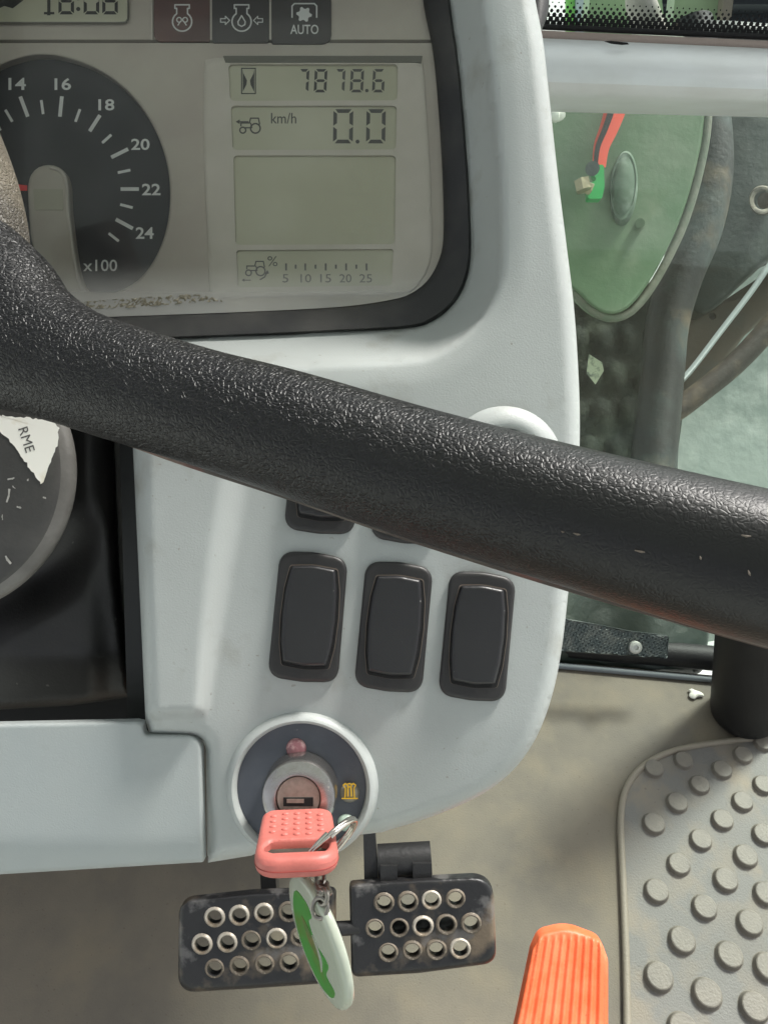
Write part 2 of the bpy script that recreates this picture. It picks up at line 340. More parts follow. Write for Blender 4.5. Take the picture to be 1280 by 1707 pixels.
def tube(pts, rad, n=12, caps=True, closed=False, flat=None):
    P = [Vector(p) for p in pts]; N = len(P); rad = rad if hasattr(rad, '__len__') else [rad]*N
    V = []; Fa = []; prev = None
    for i in range(N):
        t = (P[(i+1) % N]-P[i-1]) if closed else (P[min(i+1, N-1)]-P[max(i-1, 0)]); t.normalize()
        u = prev-t*prev.dot(t) if prev is not None else t.orthogonal()
        if u.length < 1e-6: u = t.orthogonal()
        u.normalize(); prev = u; w = t.cross(u)
        for k in range(n): a = 2*math.pi*k/n; V.append(P[i]+(u*math.cos(a)+w*math.sin(a))*rad[i])
    for i in range(N if closed else N-1):
        for k in range(n): j = (i+1) % N; Fa.append((i*n+k, i*n+(k+1) % n, j*n+(k+1) % n, j*n+k))
    if caps and not closed: Fa += [tuple(range(n))[::-1], tuple(range((N-1)*n, N*n))]
    return V, Fa
def spoke(nodes, n=56, sub=10, bulge=None):
    """nodes (x, y, depth, half width in px across, half depth in m): elliptical bar in camera axes"""
    K = catmull(nodes, closed=False, n=sub); V = []; Fa = []
    Pc = [cv(k[0], k[1], k[2]) for k in K]; N = len(K)
    for i in range(N):
        t = (Pc[min(i+1, N-1)]-Pc[max(i-1, 0)]).normalized(); a = Vector((-t.y, t.x, 0)).normalized(); b = t.cross(a)
        ra = K[i][3]*K[i][2]/F; rb = K[i][4]
        for q in range(n): g = 2*math.pi*q/n; V.append(MC @ (Pc[i]+a*ra*math.cos(g)+b*rb*math.sin(g)))
    for i in range(N-1):
        for q in range(n): Fa.append((i*n+q, i*n+(q+1) % n, (i+1)*n+(q+1) % n, (i+1)*n+q))
    Fa += [tuple(range(n))[::-1], tuple(range((N-1)*n, N*n))]
    return V, Fa
def box(c, sx, sy, sz, ax=None):
    ax = ax or (Vector((1, 0, 0)), Vector((0, 1, 0)), Vector((0, 0, 1))); c = Vector(c)
    V = [c+ax[0]*(i*sx/2)+ax[1]*(j*sy/2)+ax[2]*(k*sz/2) for i in (-1, 1) for j in (-1, 1) for k in (-1, 1)]
    return V, [(0, 1, 3, 2), (4, 6, 7, 5), (0, 4, 5, 1), (2, 3, 7, 6), (0, 2, 6, 4), (1, 5, 7, 3)]
def join(*parts):
    V = []; Fa = []
    for v, f in parts: k = len(V); V += list(v); Fa += [tuple(i+k for i in q) for q in f]
    return V, Fa
def slab(polys, mapf, h0, h1):
    """printed shapes: each polygon (photo pixels) a thin raised slab"""
    out = []
    for p in polys:
        p = [tuple(q) for q in p]; n = len(p)
        V = [mapf(x, y, h1) for x, y in p]+[mapf(x, y, h0) for x, y in p]
        out.append((V, [tuple(range(n))]+[((i+1) % n, i, n+i, n+(i+1) % n) for i in range(n)]))
    return join(*out)
def stroke(pts, w, closed=False):
    """polyline drawn as quads of width w"""
    P = [np.array(p, float) for p in pts]; N = len(P); polys = []
    for i in range(N if closed else N-1):
        a, b = P[i], P[(i+1) % N]; d = b-a; d = d/(np.linalg.norm(d)+1e-9); q = np.array([-d[1], d[0]])*w/2; e = d*w*0.3
        polys.append([a-q-e, b-q+e, b+q+e, a+q-e])
    return polys
def ringpoly(cx, cy, r, w, n=18):
    o = []; 
    for i in range(n):
        a, b = 2*math.pi*i/n, 2*math.pi*(i+1)/n
        o.append([(cx+(r-w/2)*math.cos(a), cy+(r-w/2)*math.sin(a)), (cx+(r+w/2)*math.cos(a), cy+(r+w/2)*math.sin(a)), (cx+(r+w/2)*math.cos(b), cy+(r+w/2)*math.sin(b)), (cx+(r-w/2)*math.cos(b), cy+(r-w/2)*math.sin(b))])
    return o
def text(s, box_px, mapf, h, rot=0.0, bold=0.0, shear=0.0):
    """lettering fitted into a pixel box (x0, y0, x1, y1), then turned about the box centre"""
    cu = bpy.data.curves.new('t', 'FONT'); cu.body = s; cu.offset = bold; cu.resolution_u = 3; cu.shear = shear
    o = bpy.data.objects.new('t', cu); COL.objects.link(o)
    dg = bpy.context.evaluated_depsgraph_get(); me = o.evaluated_get(dg).to_mesh()
    P = np.array([v.co[:2] for v in me.vertices]); Fa = [tuple(p.vertices) for p in me.polygons]
    bpy.data.objects.remove(o); bpy.data.curves.remove(cu)
    lo, hi = P.min(0), P.max(0); x0, y0, x1, y1 = box_px
    X = x0+(P[:, 0]-lo[0])/(hi[0]-lo[0])*(x1-x0); Y = y1-(P[:, 1]-lo[1])/(hi[1]-lo[1])*(y1-y0)
    cx, cy = (x0+x1)/2, (y0+y1)/2; c, s_ = math.cos(R(rot)), math.sin(R(rot))
    X, Y = cx+(X-cx)*c-(Y-cy)*s_, cy+(X-cx)*s_+(Y-cy)*c
    return [mapf(x, y, h) for x, y in zip(X, Y)], Fa
def sstep(a, b, x): t = min(1, max(0, (x-a)/(b-a))); return t*t*(3-2*t)
def dup(o, parent, location, rot=None, scale=None):
    c = o.copy(); COL.objects.link(c); c.parent = parent; c.location = location
    if rot is not None: c.rotation_euler = rot
    if scale is not None: c.scale = scale
    return c

# ================================================================== THE SETTING
# cab floor: one slab, front edge against the lower windscreen
GY = 0.66                                                            # plane of the front glass
fa, fb = fl(900, 1100), fl(1280, 1134)
slope = (fb.y-fa.y)/(fb.x-fa.x)
def edge_y(x): return fa.y+(x-fa.x)*slope
V, Fa = [], []
xs = [-0.9, -0.3, 0.1, 0.5, 1.0]
floor_v = [Vector((x, -0.7, 0)) for x in xs]+[Vector((x, edge_y(x), 0)) for x in xs]
nf = len(xs); ff = [(i, i+1, nf+i+1, nf+i) for i in range(nf-1)]
low = [v-Vector((0, 0, 0.03)) for v in floor_v]
ff += [tuple(2*nf+i for i in f)[::-1] for f in ff]+[(nf+i, nf+i+1, 3*nf+i+1, 3*nf+i) for i in range(nf-1)]
struct(mk('floor', floor_v+low, ff, M_floor, smooth=False))
g = 60.0
struct(mk('ground', [(-g, -g, -0.95), (g, -g, -0.95), (g, g, -0.95), (-g, g, -0.95)], [(0, 1, 2, 3)], M_concrete, smooth=False))

V, Fa = box((0, -0.2, 1.64), 1.6, 1.7, 0.08); struct(mk('added_shade_roof', V, Fa, M_frame, smooth=False, at=(0, -0.2, 1.6)))  # unseen roof slab, added above the camera to shade the cab
# ---- stud mat on the floor
mat_loop = catmull([(1400, 1214), (1275, 1229), (1210, 1236), (1150, 1245), (1100, 1260), (1062, 1286), (1041, 1320), (1034, 1365), (1036, 1430), (1040, 1520), (1043, 1610), (1045, 1720), (1047, 1900)], step=14, closed=False)
mloop = np.concatenate([mat_loop, np.array([(1300, 1930), (1560, 1900), (1560, 1500), (1520, 1200)])])
fm = thing('floor_mat', 'grey rubber floor mat with round raised studs beside the orange pedal', 'floor mat', fl(1200, 1500))
V, Fa = sheet(mloop, [], lambda x, y, h: fl(x, y, 0.004+h), step=40, thick=0.0035, nrm=Vector((0, 0, 1)))
mk('mat_sheet', V, Fa, M_mat, fm)
V, Fa = tube([fl(x, y, 0.004) for x, y in mat_loop], 0.0042, 10); mk('mat_edge_bead', V, Fa, M_seam, fm)
prof = [(0.0, 0.0062), (0.0112, 0.0062), (0.0122, 0.0056), (0.0138, 0.0), (0.0150, -0.0008)]
V, Fa = lathe(prof[::-1], 0, 0, lambda a, b, c: Vector((a, b, c)), 24)
stud0 = None
studs = [(1255, 165), (1160, 222), (885, 247), (747, 285), (1063, 290), (1255, 360), (960, 360), (855, 442), (1158, 437), (747, 540), (1065, 522), (965, 615), (1255, 590), (863, 728), (1173, 690),
         (1080, 800), (760, 852), (1265, 865), (982, 928), (1192, 1000), (878, 1080), (1097, 1150), (770, 1250), (1275, 1205), (993, 1328), (1212, 1390), (880, 1490)]
for zx, zy in studs:
    px, py = 820+zx/2.783, 1180+zy/2.783; p = fl(px, py, 0.0045)
    k = 0.90+0.24*(py-1240)/440
    if stud0 is None:
        stud0 = mk('stud', V, Fa, M_stud, fm, at=(0, 0, 0), sharp=22); stud0.location = p-fm.location; stud0.scale = (k, k, k)
    else: dup(stud0, fm, p-fm.location, rot=(0, 0, random.random()*6), scale=(k*random.uniform(0.97, 1.03),)*3)

# ---- floor edge: black seal, pale edging, chequered strip behind the glass
fe = [Vector((x, edge_y(x)-0.004, 0.004)) for x in np.linspace(-0.2, 0.95, 14)]
sl = [Vector((p.x, p.y+0.022, 0.016)) for p in fe]
V, Fa = tube(sl, 0.018, 14); tag(mk('rubber_seal', V, Fa, M_seal, at=sl[6]), 'black rubber seal along the front edge of the cab floor', 'seal')
V, Fa = tube([p+Vector((0, -0.006, 0)) for p in fe], 0.0045, 10); tag(mk('edge_bead', V, Fa, mat('blue_grey_bead', srgb(120, 126, 130), 0.5), at=fe[6]), 'thin blue grey bead in front of the black floor seal', 'edge trim')
# clear dirt spot of rainwater/ice stuck on floor near the post
def blob(name, c, rx, ry, rz, m, parent=None, seed=0, n=14):
    rnd = random.Random(seed); V = []; Fa = []; k = n//2
    for j in range(k+1):
        th = math.pi*j/k
        for i in range(n):
            ph = 2*math.pi*i/n; q = 1+0.25*math.sin(3*ph+seed)+0.12*math.sin(5*ph+2*seed)
            V.append(Vector(c)+Vector((rx*q*math.sin(th)*math.cos(ph), ry*q*math.sin(th)*math.sin(ph), rz*math.cos(th))))
    for j in range(k):
        for i in range(n): Fa.append((j*n+i, j*n+(i+1) % n, (j+1)*n+(i+1) % n, (j+1)*n+i))
    return mk(name, V, Fa, m, parent, at=None if parent is not None else c)
M_chip = mat('pale_chip', srgb(232, 230, 220), 0.3)
tag(blob('plastic_chip', fl(1158, 1157, 0.003), 0.010, 0.007, 0.004, M_chip, seed=2), 'small pale chip lying on the floor beside the black post', 'chip')

# ---- black post standing at the floor edge on the right
pb = fl(1243, 1196, 0.0); pt = yp(1262, 985, pb.y+0.03)
ax = (pt-pb).normalized(); pts = []; rr = []
for s, r in ((0.0, 0.030), (0.006, 0.040), (0.016, 0.0455), (0.03, 0.0465), (0.12, 0.045), (0.35, 0.043)): pts.append(pb+ax*s+Vector((0, 0, 0.001))); rr.append(r)
V, Fa = tube(pts, rr, 36); po = thing('post', 'black round post with rounded foot standing on the floor at right', 'post', pb)
mk('post_sleeve', V, Fa, M_post, po)
V, Fa = tube([pb+Vector((0.035, -0.02, 0.003)), pb+Vector((0.10, -0.06, 0.003))], 0.012, 12); mk('foot_tab', V, Fa, M_seam, po)

# ---- front frame bar, seals, panes
bar = thing('window_crossbar', 'pale grey painted cab crossbar between upper and lower front windows', 'crossbar', yp(1100, 130, GY))
def barpt(x, f, dy):                            # f: 0 top .. 1 bottom of the visible face
    yt = 62+(x-905)*0.046; yb = 186+(x-905)*0.026
    return yp(x, yt+(yb-yt)*f, GY-dy)
V = []; Fa = []; xs_b = np.linspace(560, 1480, 12); sec = [(0.0, -0.05), (0.0, 0.0), (0.05, 0.020), (0.13, 0.040), (0.23, 0.058), (0.35, 0.071), (0.48, 0.079), (0.60, 0.082), (0.70, 0.080), (0.77, 0.074), (0.82, 0.060), (1.0, -0.02), (1.0, -0.05)]
base_t = [yp(x, 62+(x-905)*0.046, GY) for x in xs_b]; base_b = [yp(x, 186+(x-905)*0.026, GY) for x in xs_b]
for x in xs_b:
    for f_, dy in sec: V.append(barpt(x, f_, dy))
ns = len(sec)
for i in range(len(xs_b)-1):
    for j in range(ns): Fa.append((i*ns+j, i*ns+(j+1) % ns, (i+1)*ns+(j+1) % ns, (i+1)*ns+j))
mk('bar_body', V, Fa, M_frame, bar, sharp=50)
# dark scratch on the bar
V, Fa = slab([[(1006, 69), (1018, 68), (1045, 71), (1048, 74), (1036, 75), (1018, 73)]], lambda x, y, h: yp(x, y, GY-0.036-h), 0, 0.0006); mk('scratch', V, Fa, M_dark, bar, smooth=False)
V, Fa = tube([T_+Vector((0, -0.002, 0.0012)) for T_ in base_t], 0.0036, 12); mk('sill_seal', V, Fa, M_trim, bar)
V, Fa = tube([T_+Vector((0, 0.003, 0.0060)) for T_ in base_t], 0.0020, 10); mk('glass_gasket', V, Fa, M_dark, bar)
M_pane = glass('window_pane_upper', (0.93, 0.97, 0.95, 1)); M_pane2 = glass('window_pane_lower', (0.90, 0.95, 0.92, 1), 0.010, (0.55, 0.64, 0.58, 1))
up = thing('upper_windscreen', 'clear upper front window pane with black dotted lower border', 'window', base_t[6]+Vector((0, 0, 0.012)))
def upane(T_, s): return T_+Vector((0, 0.006+s*0.10, 0.0055+s))
V = []
for T_ in base_t: V += [upane(T_, 0), upane(T_, 0.7)]
Fa = [(2*i, 2*i+2, 2*i+3, 2*i+1) for i in range(len(base_t)-1)]
V2 = [v+Vector((0, 0.005, 0)) for v in V]; mk('pane', V+V2, Fa+[tuple(len(V)+q for q in f)[::-1] for f in Fa], M_pane, up, smooth=False)
dots = []
L0, L1 = base_t[0], base_t[-1]; length = (L1-L0).length; nd = int(length/0.0046); ex = (L1-L0).normalized(); ez = (upane(L0, 1)-upane(L0, 0)).normalized(); en = ex.cross(ez).normalized()
for row in range(6):
    rad = (0.0023, 0.0021, 0.0018, 0.0014, 0.0010, 0.0006)[row]
    for i in range(nd):
        c = L0+ex*((i+0.5*(row % 2))*0.0046)+(upane(L0, 0)-L0)+ez*(0.0026+row*0.0026)-Vector((0, 0.0006, 0))
        dots.append(([c+ex*rad*math.cos(q*math.pi/3)+ez*rad*math.sin(q*math.pi/3) for q in range(6)], [(0, 1, 2, 3, 4, 5)]))
V, Fa = join(*dots); do = mk('dotted_border', V, Fa, M_dark, up, smooth=False); do['kind'] = 'stuff'
lo = thing('lower_window', 'greenish lower front window pane between floor seal and crossbar', 'window', Vector((0.35, edge_y(0.35)+0.022, 0.03)))
xs_g = [-0.05, 0.3, 0.6, 0.95]; V = []
for x in xs_g: V += [Vector((x, edge_y(x)+0.024, 0.02)), Vector((x, GY+0.02, 0.77))]
Fa = [(2*i, 2*i+2, 2*i+3, 2*i+1) for i in range(len(xs_g)-1)]
V2 = [v+Vector((0, 0.005, 0)) for v in V]; mk('pane', V+V2, Fa+[tuple(len(V)+q for q in f)[::-1] for f in Fa], M_pane2, lo, smooth=False)

# ================================================================== OUTSIDE, BEHIND THE LOWER WINDOW
def Tp(t): return lambda x, y, h=0.0: cw(x, y, t-h)
gp = thing('green_plate', 'green painted steel plate with rounded lower end outside the window', 'machine plate', cw(1020, 520, 1.0))
gl_ = catmull([(700, 60), (900, 60), (1176, 70), (1174, 190), (1162, 270), (1134, 365), (1095, 447), (1060, 500), (1035, 520), (1010, 523), (985, 510), (952, 480), (900, 450), (700, 440)], step=14)
V, Fa = sheet(gl_, [], Tp(1.0), lambda x, y: 0.006*math.sin((x-900)/90.0), step=40, thick=0.03, rnd=5, rnd_h=0.005); mk('plate_body', V, Fa, M_green, gp)
el = catmull([(1176, 70), (1176, 190), (1165, 270), (1138, 366), (1099, 449), (1063, 503), (1037, 524), (1010, 528), (984, 515), (950, 484)], step=16, closed=False)
V, Fa = tube([cw(x+3, y+2, 1.006) for x, y in el], 0.0055, 10); mk('worn_edge', V, Fa, M_green_edge, gp)
# oval boss
bo = cw(1040, 318, 1.0); pr = [(0.0, 0.016), (0.34, 0.0158), (0.62, 0.014), (0.80, 0.0105), (0.9, 0.011), (1.0, 0.007), (1.03, -0.008)]
V = []; n = 36
for r, h in pr:
    for i in range(n):
        a = 2*math.pi*i/n; V.append(bo+NX*(0.0175*r*math.cos(a)+0.003*math.sin(a)*r)+NY*(0.047*r*math.sin(a))+NZ*h*1.3-NX*h*0.5)
Fa = [(j*n+i, j*n+(i+1) % n, (j+1)*n+(i+1) % n, (j+1)*n+i) for j in range(len(pr)-1) for i in range(n)]
mk('round_boss', V, Fa, mat('boss_green', srgb(78, 98, 80), 0.75, bump=(60, 0.001, 4), var=(srgb(130, 144, 132), 25, 0.5, 0.7)), gp)
V, Fa = tube([cw(1066, 372, 0.995), cw(1066, 372, 0.985)], 0.006, 16); mk('small_stud', V, Fa, M_green, gp)
# strap and fastening
st = thing('red_strap', 'red strap with black stripe hanging in front of the green plate', 'strap', cw(990, 270, 0.97))
def ribbon(cl, w, t, th):
    V = []; Fa = []; n = len(cl)
    for i, (x, y) in enumerate(cl):
        a = np.array(cl[max(i-1, 0)], float); b = np.array(cl[min(i+1, n-1)], float); d = (b-a)/np.linalg.norm(b-a); q = np.array([-d[1], d[0]])*(w[i]/2)
        for s, dh in ((-1, 0), (1, 0), (1, -th), (-1, -th)): V.append(cw(x+s*q[0], y+s*q[1], t-dh))
    for i in range(n-1):
        for k in range(4): Fa.append((4*i+k, 4*i+(k+1) % 4, 4*i+4+(k+1) % 4, 4*i+4+k))
    Fa += [(3, 2, 1, 0), (4*n-4, 4*n-3, 4*n-2, 4*n-1)]
    return V, Fa
cl = catmull([(1046, 80), (1034, 150), (1024, 186), (1014, 215), (1002, 245), (998, 278)], closed=False, n=5)
V, Fa = ribbon(cl, np.linspace(44, 22, len(cl)), 0.968, 0.004); mk('strap_band', V, Fa, M_strap, st)
V, Fa = ribbon([(x-6, y) for x, y in cl], np.linspace(13, 7, len(cl)), 0.962, 0.003); mk('black_stripe', V, Fa, M_dark, st)
fs = thing('fastening', 'bright green clip with brass bolt below the red strap', 'clip', cw(985, 305, 0.968))
V, Fa = sheet(rounded([(983, 276), (1006, 274), (1007, 312), (1003, 331), (979, 331), (981, 306), (994, 300)], 4), [], Tp(0.956), step=0, thick=0.012); mk('clip_body', V, Fa, M_bgreen, fs)
V, Fa = tube([cw(987, 281, 0.95), cw(987, 281, 0.94)], 0.0085, 18); mk('washer', V, Fa, M_silver, fs)
V, Fa = tube([cw(964, 306, 0.955), cw(985, 316, 0.957)], [0.006, 0.008], 6); V2, F2 = tube([cw(969, 300, 0.95), cw(973, 318, 0.95)], 0.010, 6); mk('bolt', *join((V, Fa), (V2, F2)), M_brass, fs, smooth=False)
wf = blob('white_knob', cw(926, 192, 0.93), 0.009, 0.009, 0.008, M_chip, seed=1); tag(wf, 'small white knob peeking out beside the dashboard edge', 'knob')

# rubber hose / pipe standing between plate and casting
ho = thing('dusty_hose', 'thick dusty rubber hose curving between green plate and dark casting', 'hose', cw(1060, 760, 1.12))
hp = catmull([(1150, 40, 1.12, 0.030), (1176, 190, 1.12, 0.032), (1180, 290, 1.12, 0.033), (1164, 380, 1.12, 0.033), (1134, 460, 1.12, 0.031), (1112, 540, 1.12, 0.030), (1104, 620, 1.12, 0.030), (1090, 760, 1.12, 0.032), (1080, 960, 1.12, 0.034)], closed=False, n=8)
V, Fa = tube([cw(a, b, c) for a, b, c, d in hp], [p[3] for p in hp], 24); mk('hose_body', V, Fa, M_rubber, ho)
# dark green casting with hole
cg = thing('dark_casting', 'dark green casting with a round hole at the right edge', 'casting', cw(1220, 520, 1.20))
cl_ = catmull([(1130, 60), (1300, 40), (1480, 60), (1480, 300), (1380, 400), (1290, 430), (1240, 470), (1190, 515), (1160, 522), (1140, 480), (1130, 300)], step=16)
V, Fa = sheet(cl_, [circle(1272, 334, 17, 20)], Tp(1.20), lambda x, y: 0.02*math.sin((x-1150)/70.0), step=40, thick=0.05, rnd=12, rnd_h=0.01); mk('casting_body', V, Fa, M_dgreen, cg)
V = []; pr = [(14, 0.02), (17, 0.022), (21, 0.022), (23, 0.012)]
ringv = []; n = 24
for r, h in pr:
    for p in circle(1270, 334, r, n, r*1.1): ringv.append(cw(p[0], p[1], 1.175-h))
mk('hole_rim', ringv, [(j*n+i, j*n+(i+1) % n, (j+1)*n+(i+1) % n, (j+1)*n+i) for j in range(3) for i in range(n)], mat('pale_metal_rim', srgb(120, 114, 100), 0.6, 0.2, bump=(60, 0.002, 4), var=(srgb(84, 78, 68), 60, 0.45, 0.6)), cg)
V, Fa = tube([cw(1276, 334, 1.172), cw(1276, 334, 1.19)], 0.012, 18); mk('hole_plug', V, Fa, mat('rust_brown', srgb(84, 64, 48), 0.8, bump=(80, 0.002, 4)), cg)
# brown link plate below casting
lk = thing('brown_bracket', 'rusty brown bracket under the dark casting', 'bracket', cw(1190, 600, 1.24))
V, Fa = sheet(rounded([(1120, 520), (1200, 505), (1330, 420), (1380, 440), (1240, 560), (1180, 640), (1130, 690), (1110, 600)], 18, 5), [circle(1187, 527, 6, 14)], Tp(1.24), step=30, thick=0.03, rnd=6, rnd_h=0.006)
mk('bracket_body', V, Fa, mat('brown_metal', srgb(88, 78, 64), 0.6, bump=(80, 0.001, 4), var=(srgb(84, 80, 70), 14, 0.45, 0.65)), lk)
# hoses at the lower right
h2 = thing('brown_hose', 'brown hose curving down to the left at the right picture edge', 'hose', cw(1140, 690, 1.16))
hp = catmull([(1420, 330), (1330, 480), (1282, 545), (1225, 606), (1165, 655), (1120, 688), (1070, 712)], closed=False, n=8)
V, Fa = tube([cw(a, b, 1.16) for a, b in hp], 0.0165, 18); mk('hose_body', V, Fa, M_hose, h2)
h3 = thing('hose_highlight', 'thin pale line painted as the bright highlight beside the brown hose', 'painted highlight', cw(1150, 618, 1.17))  # bright highlight of the hose, built as a thin pale tube
hp = catmull([(1400, 280), (1300, 415), (1255, 481), (1200, 553), (1150, 618), (1110, 660)], closed=False, n=6)
V, Fa = tube([cw(a, b, 1.17) for a, b in hp], 0.0045, 12); mk('highlight_line', V, Fa, mat('pale_highlight', srgb(190, 198, 196), 0.35, 0.3), h3)
# dimpled tyre behind the window
ty = thing('tyre', 'dark studded tyre standing behind the lower window beside the dashboard', 'tyre', cw(1030, 900, 1.24))
lp = catmull([(860, 400), (960, 440), (1080, 470), (1128, 520), (1140, 640), (1128, 760), (1100, 900), (1090, 1090), (900, 1120), (820, 800)], step=18)
def dimple(x, y):
    u, v = (x-960)/44.0, (y-470)/62.0; u2 = u+0.5*(int(math.floor(v)) % 2)
    a, b = u2-math.floor(u2)-0.5, v-math.floor(v)-0.5; d = math.hypot(a, b*0.9)
    return 0.013*max(0.0, 1-(d/0.40)**2)**0.7-0.00000045*(x-960)**2
V, Fa = sheet(lp, [], Tp(1.24), dimple, step=8, thick=0.10, rnd=14, rnd_h=0.03); mk('tyre_tread', V, Fa, M_tyre, ty)
V, Fa = slab([[(981, 590), (1003, 604), (1006, 618), (992, 641), (977, 622)]], Tp(1.20), 0, 0.003); mk('painted_reflection', V, Fa, mat('pale_reflection_paint', srgb(176, 186, 156), 0.4, var=(srgb(90, 104, 84), 90, 0.45, 0.6)), ty, smooth=False)  # pale diamond painted in for a bright reflection over the tyre
# pale sheet at right behind hose, added for the milky glass reflection
pp = thing('pale_reflection_sheet', 'pale teal grey sheet added as the milky glass reflection at right', 'window reflection', cw(1230, 800, 1.5))
V, Fa = sheet(rounded([(1085, 560), (1250, 380), (1500, 300), (1560, 1000), (1070, 1090)], 20), [], Tp(1.5), lambda x, y: 0.01*math.sin(y/140.0), step=60, thick=0.02, rnd=8, rnd_h=0.006)
mk('reflection_sheet', V, Fa, mat('pale_teal_reflection', srgb(168, 178, 170), 0.55, bump=(30, 0.002, 4), var=(srgb(136, 150, 142), 6, 0.42, 0.68, 6), var2=(srgb(190, 198, 190), 9, 0.52, 0.7, 5)), pp)
# lower dark frame behind bottom of the pane, chequered strip, bolt
df = thing('dark_chassis', 'dark green chassis part low behind the window under the steering wheel', 'chassis', cw(1050, 1090, 1.06))
V, Fa = sheet(rounded([(880, 960), (1110, 985), (1190, 1010), (1170, 1125), (880, 1110)], 16), [], Tp(1.12), lambda x, y: 0.01*math.sin(x/28.0), step=24, thick=0.05, rnd=10, rnd_h=0.01); mk('chassis_body', V, Fa, M_dgreen, df)
cs = thing('chequered_strip', 'small grey chequered metal strip with a bolt behind the floor seal', 'metal strip', cw(1030, 1062, 1.04))
V, Fa = sheet(rounded([(935, 1030), (990, 1040), (1050, 1052), (1114, 1060), (1112, 1098), (935, 1086)], 4), [], Tp(1.045), lambda x, y: 0.0012*(math.sin(x*0.9+y*0.5)*math.sin(y*0.9-x*0.35)), step=2.6, thick=0.006); mk('strip_plate', V, Fa, M_silver, cs)
b0 = cv(1058, 1079, 1.04); V, Fa = lathe([(0.0085, -0.002), (0.0085, 0.003), (0.006, 0.0045), (0.0035, 0.0045), (0.003, 0.002), (0, 0.002)], b0.x, b0.y, lambda a, b, c: MC @ Vector((a, b, -1.04+c)), 20); mk('bolt_head', V, Fa, mat('bolt_metal', srgb(196, 198, 190), 0.4, 0.6), cs)

# ================================================================== BEYOND THE UPPER WINDSCREEN
ob = thing('loader_beam', 'pale green loader beam seen through the upper window', 'loader beam', yp(1060, 20, 1.6))
V, Fa = sheet(rounded([(1000, -140), (1085, -140), (1110, 60), (975, 60)], 3), [], lambda x, y, h: yp(x, y, 1.6-h), step=0, thick=0.05, nrm=Vector((0, -1, 0))); mk('beam_box', V, Fa, M_palegreen, ob)
V, Fa = tube([yp(1062, -60, 1.52), yp(1066, 0, 1.52), yp(1084, 60, 1.52)], [0.020, 0.024, 0.028], 14); mk('ram_cover', V, Fa, mat('dusty_grey', srgb(176, 170, 164), 0.6, var=(srgb(140, 140, 128), 30, 0.4, 0.7)), ob)
ob2 = thing('loader_bracket', 'pale green angled bracket right of the loader beam', 'loader bracket', yp(1180, 20, 1.7))
V, Fa = sheet(rounded([(1138, -140), (1230, -140), (1205, 60), (1118, 60)], 3), [], lambda x, y, h: yp(x, y, 1.7-h), step=0, thick=0.05, nrm=Vector((0, -1, 0))); mk('bracket_face', V, Fa, mat('grey_green_paint', srgb(148, 166, 136), 0.5, var=(srgb(120, 140, 112), 8, 0.4, 0.7)), ob2)
V, Fa = sheet(rounded([(1218, -140), (1240, -140), (1214, 60), (1200, 60)], 2), [], lambda x, y, h: yp(x, y, 1.66-h), step=0, thick=0.03, nrm=Vector((0, -1, 0))); mk('bracket_flange', V, Fa, mat('grey_brown', srgb(120, 110, 102), 0.6), ob2)
ob3 = thing('dark_grille', 'dark machine body at the top right corner of the windscreen', 'machine body', yp(1260, 20, 1.9))
V, Fa = sheet(rounded([(1090, -140), (1480, -140), (1480, 70), (1090, 70)], 3), [], lambda x, y, h: yp(x, y, 1.9-h), lambda x, y: 0.01*math.sin(y/5.0), step=8, thick=0.05, nrm=Vector((0, -1, 0))); mk('grille_body', V, Fa, mat('dark_slate', srgb(44, 48, 54), 0.5), ob3)
V, Fa = tube([yp(950, -80, 2.2), yp(950, 60, 2.2)], 0.012, 12); tag(mk('green_pole', V, Fa, mat('fresh_green', srgb(120, 190, 96), 0.5), at=yp(950, 60, 2.2)), 'thin bright green pole at the left end of the windscreen', 'pole')
V, Fa = tube([yp(969, -80, 2.2), yp(969, 60, 2.2)], 0.018, 12); tag(mk('grey_pole', V, Fa, mat('cool_grey', srgb(176, 190, 196), 0.4), at=yp(969, 60, 2.2)), 'grey pole beside the thin green pole in the windscreen', 'pole')

# ================================================================== DASHBOARD
dash = thing('dashboard', 'pale grey plastic dashboard console with instruments and switches', 'dashboard', D(600, 1380, -0.03))
right = [(868, -160), (880, -80), (892, 0), (905, 70), (915, 160), (929, 290), (944, 410), (956, 510), (963, 610), (966, 700), (964, 790), (957, 890), (947, 985), (936, 1080), (921, 1155), (897, 1222), (862, 1276), (816, 1316), (760, 1345), (700, 1368), (650, 1383), (618, 1394)]
rgt = catmull(right, step=10, closed=False)
arc = np.array([(503+124*math.cos(a), 1312+124*math.sin(a)) for a in np.linspace(R(40), R(122), 18)])
btm = np.array([(420, 1426), (347, 1438)])
lft = rounded([(346, 1438), (343, 1228), (250, 1224), (243, 1200), (222, 745), (216, 640), (-140, 640), (-140, -160), (868, -160)], [3, 24, 8, 3, 20, 10, 0, 0, 0], 6)[3:-1]
L = [p for p in rgt if p[1] < 1391]+[p for p in arc]+[p for p in btm]
shell_loop = np.array([tuple(p) for p in L]+[tuple(p) for p in lft])
def resample(loop, step):
    o = []
    for i in range(len(loop)):
        a, b = loop[i], loop[(i+1) % len(loop)]; d = np.linalg.norm(b-a)
        if d < 0.8: continue
        k = max(1, int(round(d/step)))
        for j in range(k): o.append(a+(b-a)*j/k)
    return np.array(o)
shell_loop = resample(shell_loop, 10)
bz_out = catmull([(735, -150), (748, 0), (763, 110), (774, 230), (781, 340), (783, 420), (774, 470), (752, 508), (720, 533), (680, 545), (560, 552), (380, 560), (120, 569), (-100, 575)], step=9, closed=False)
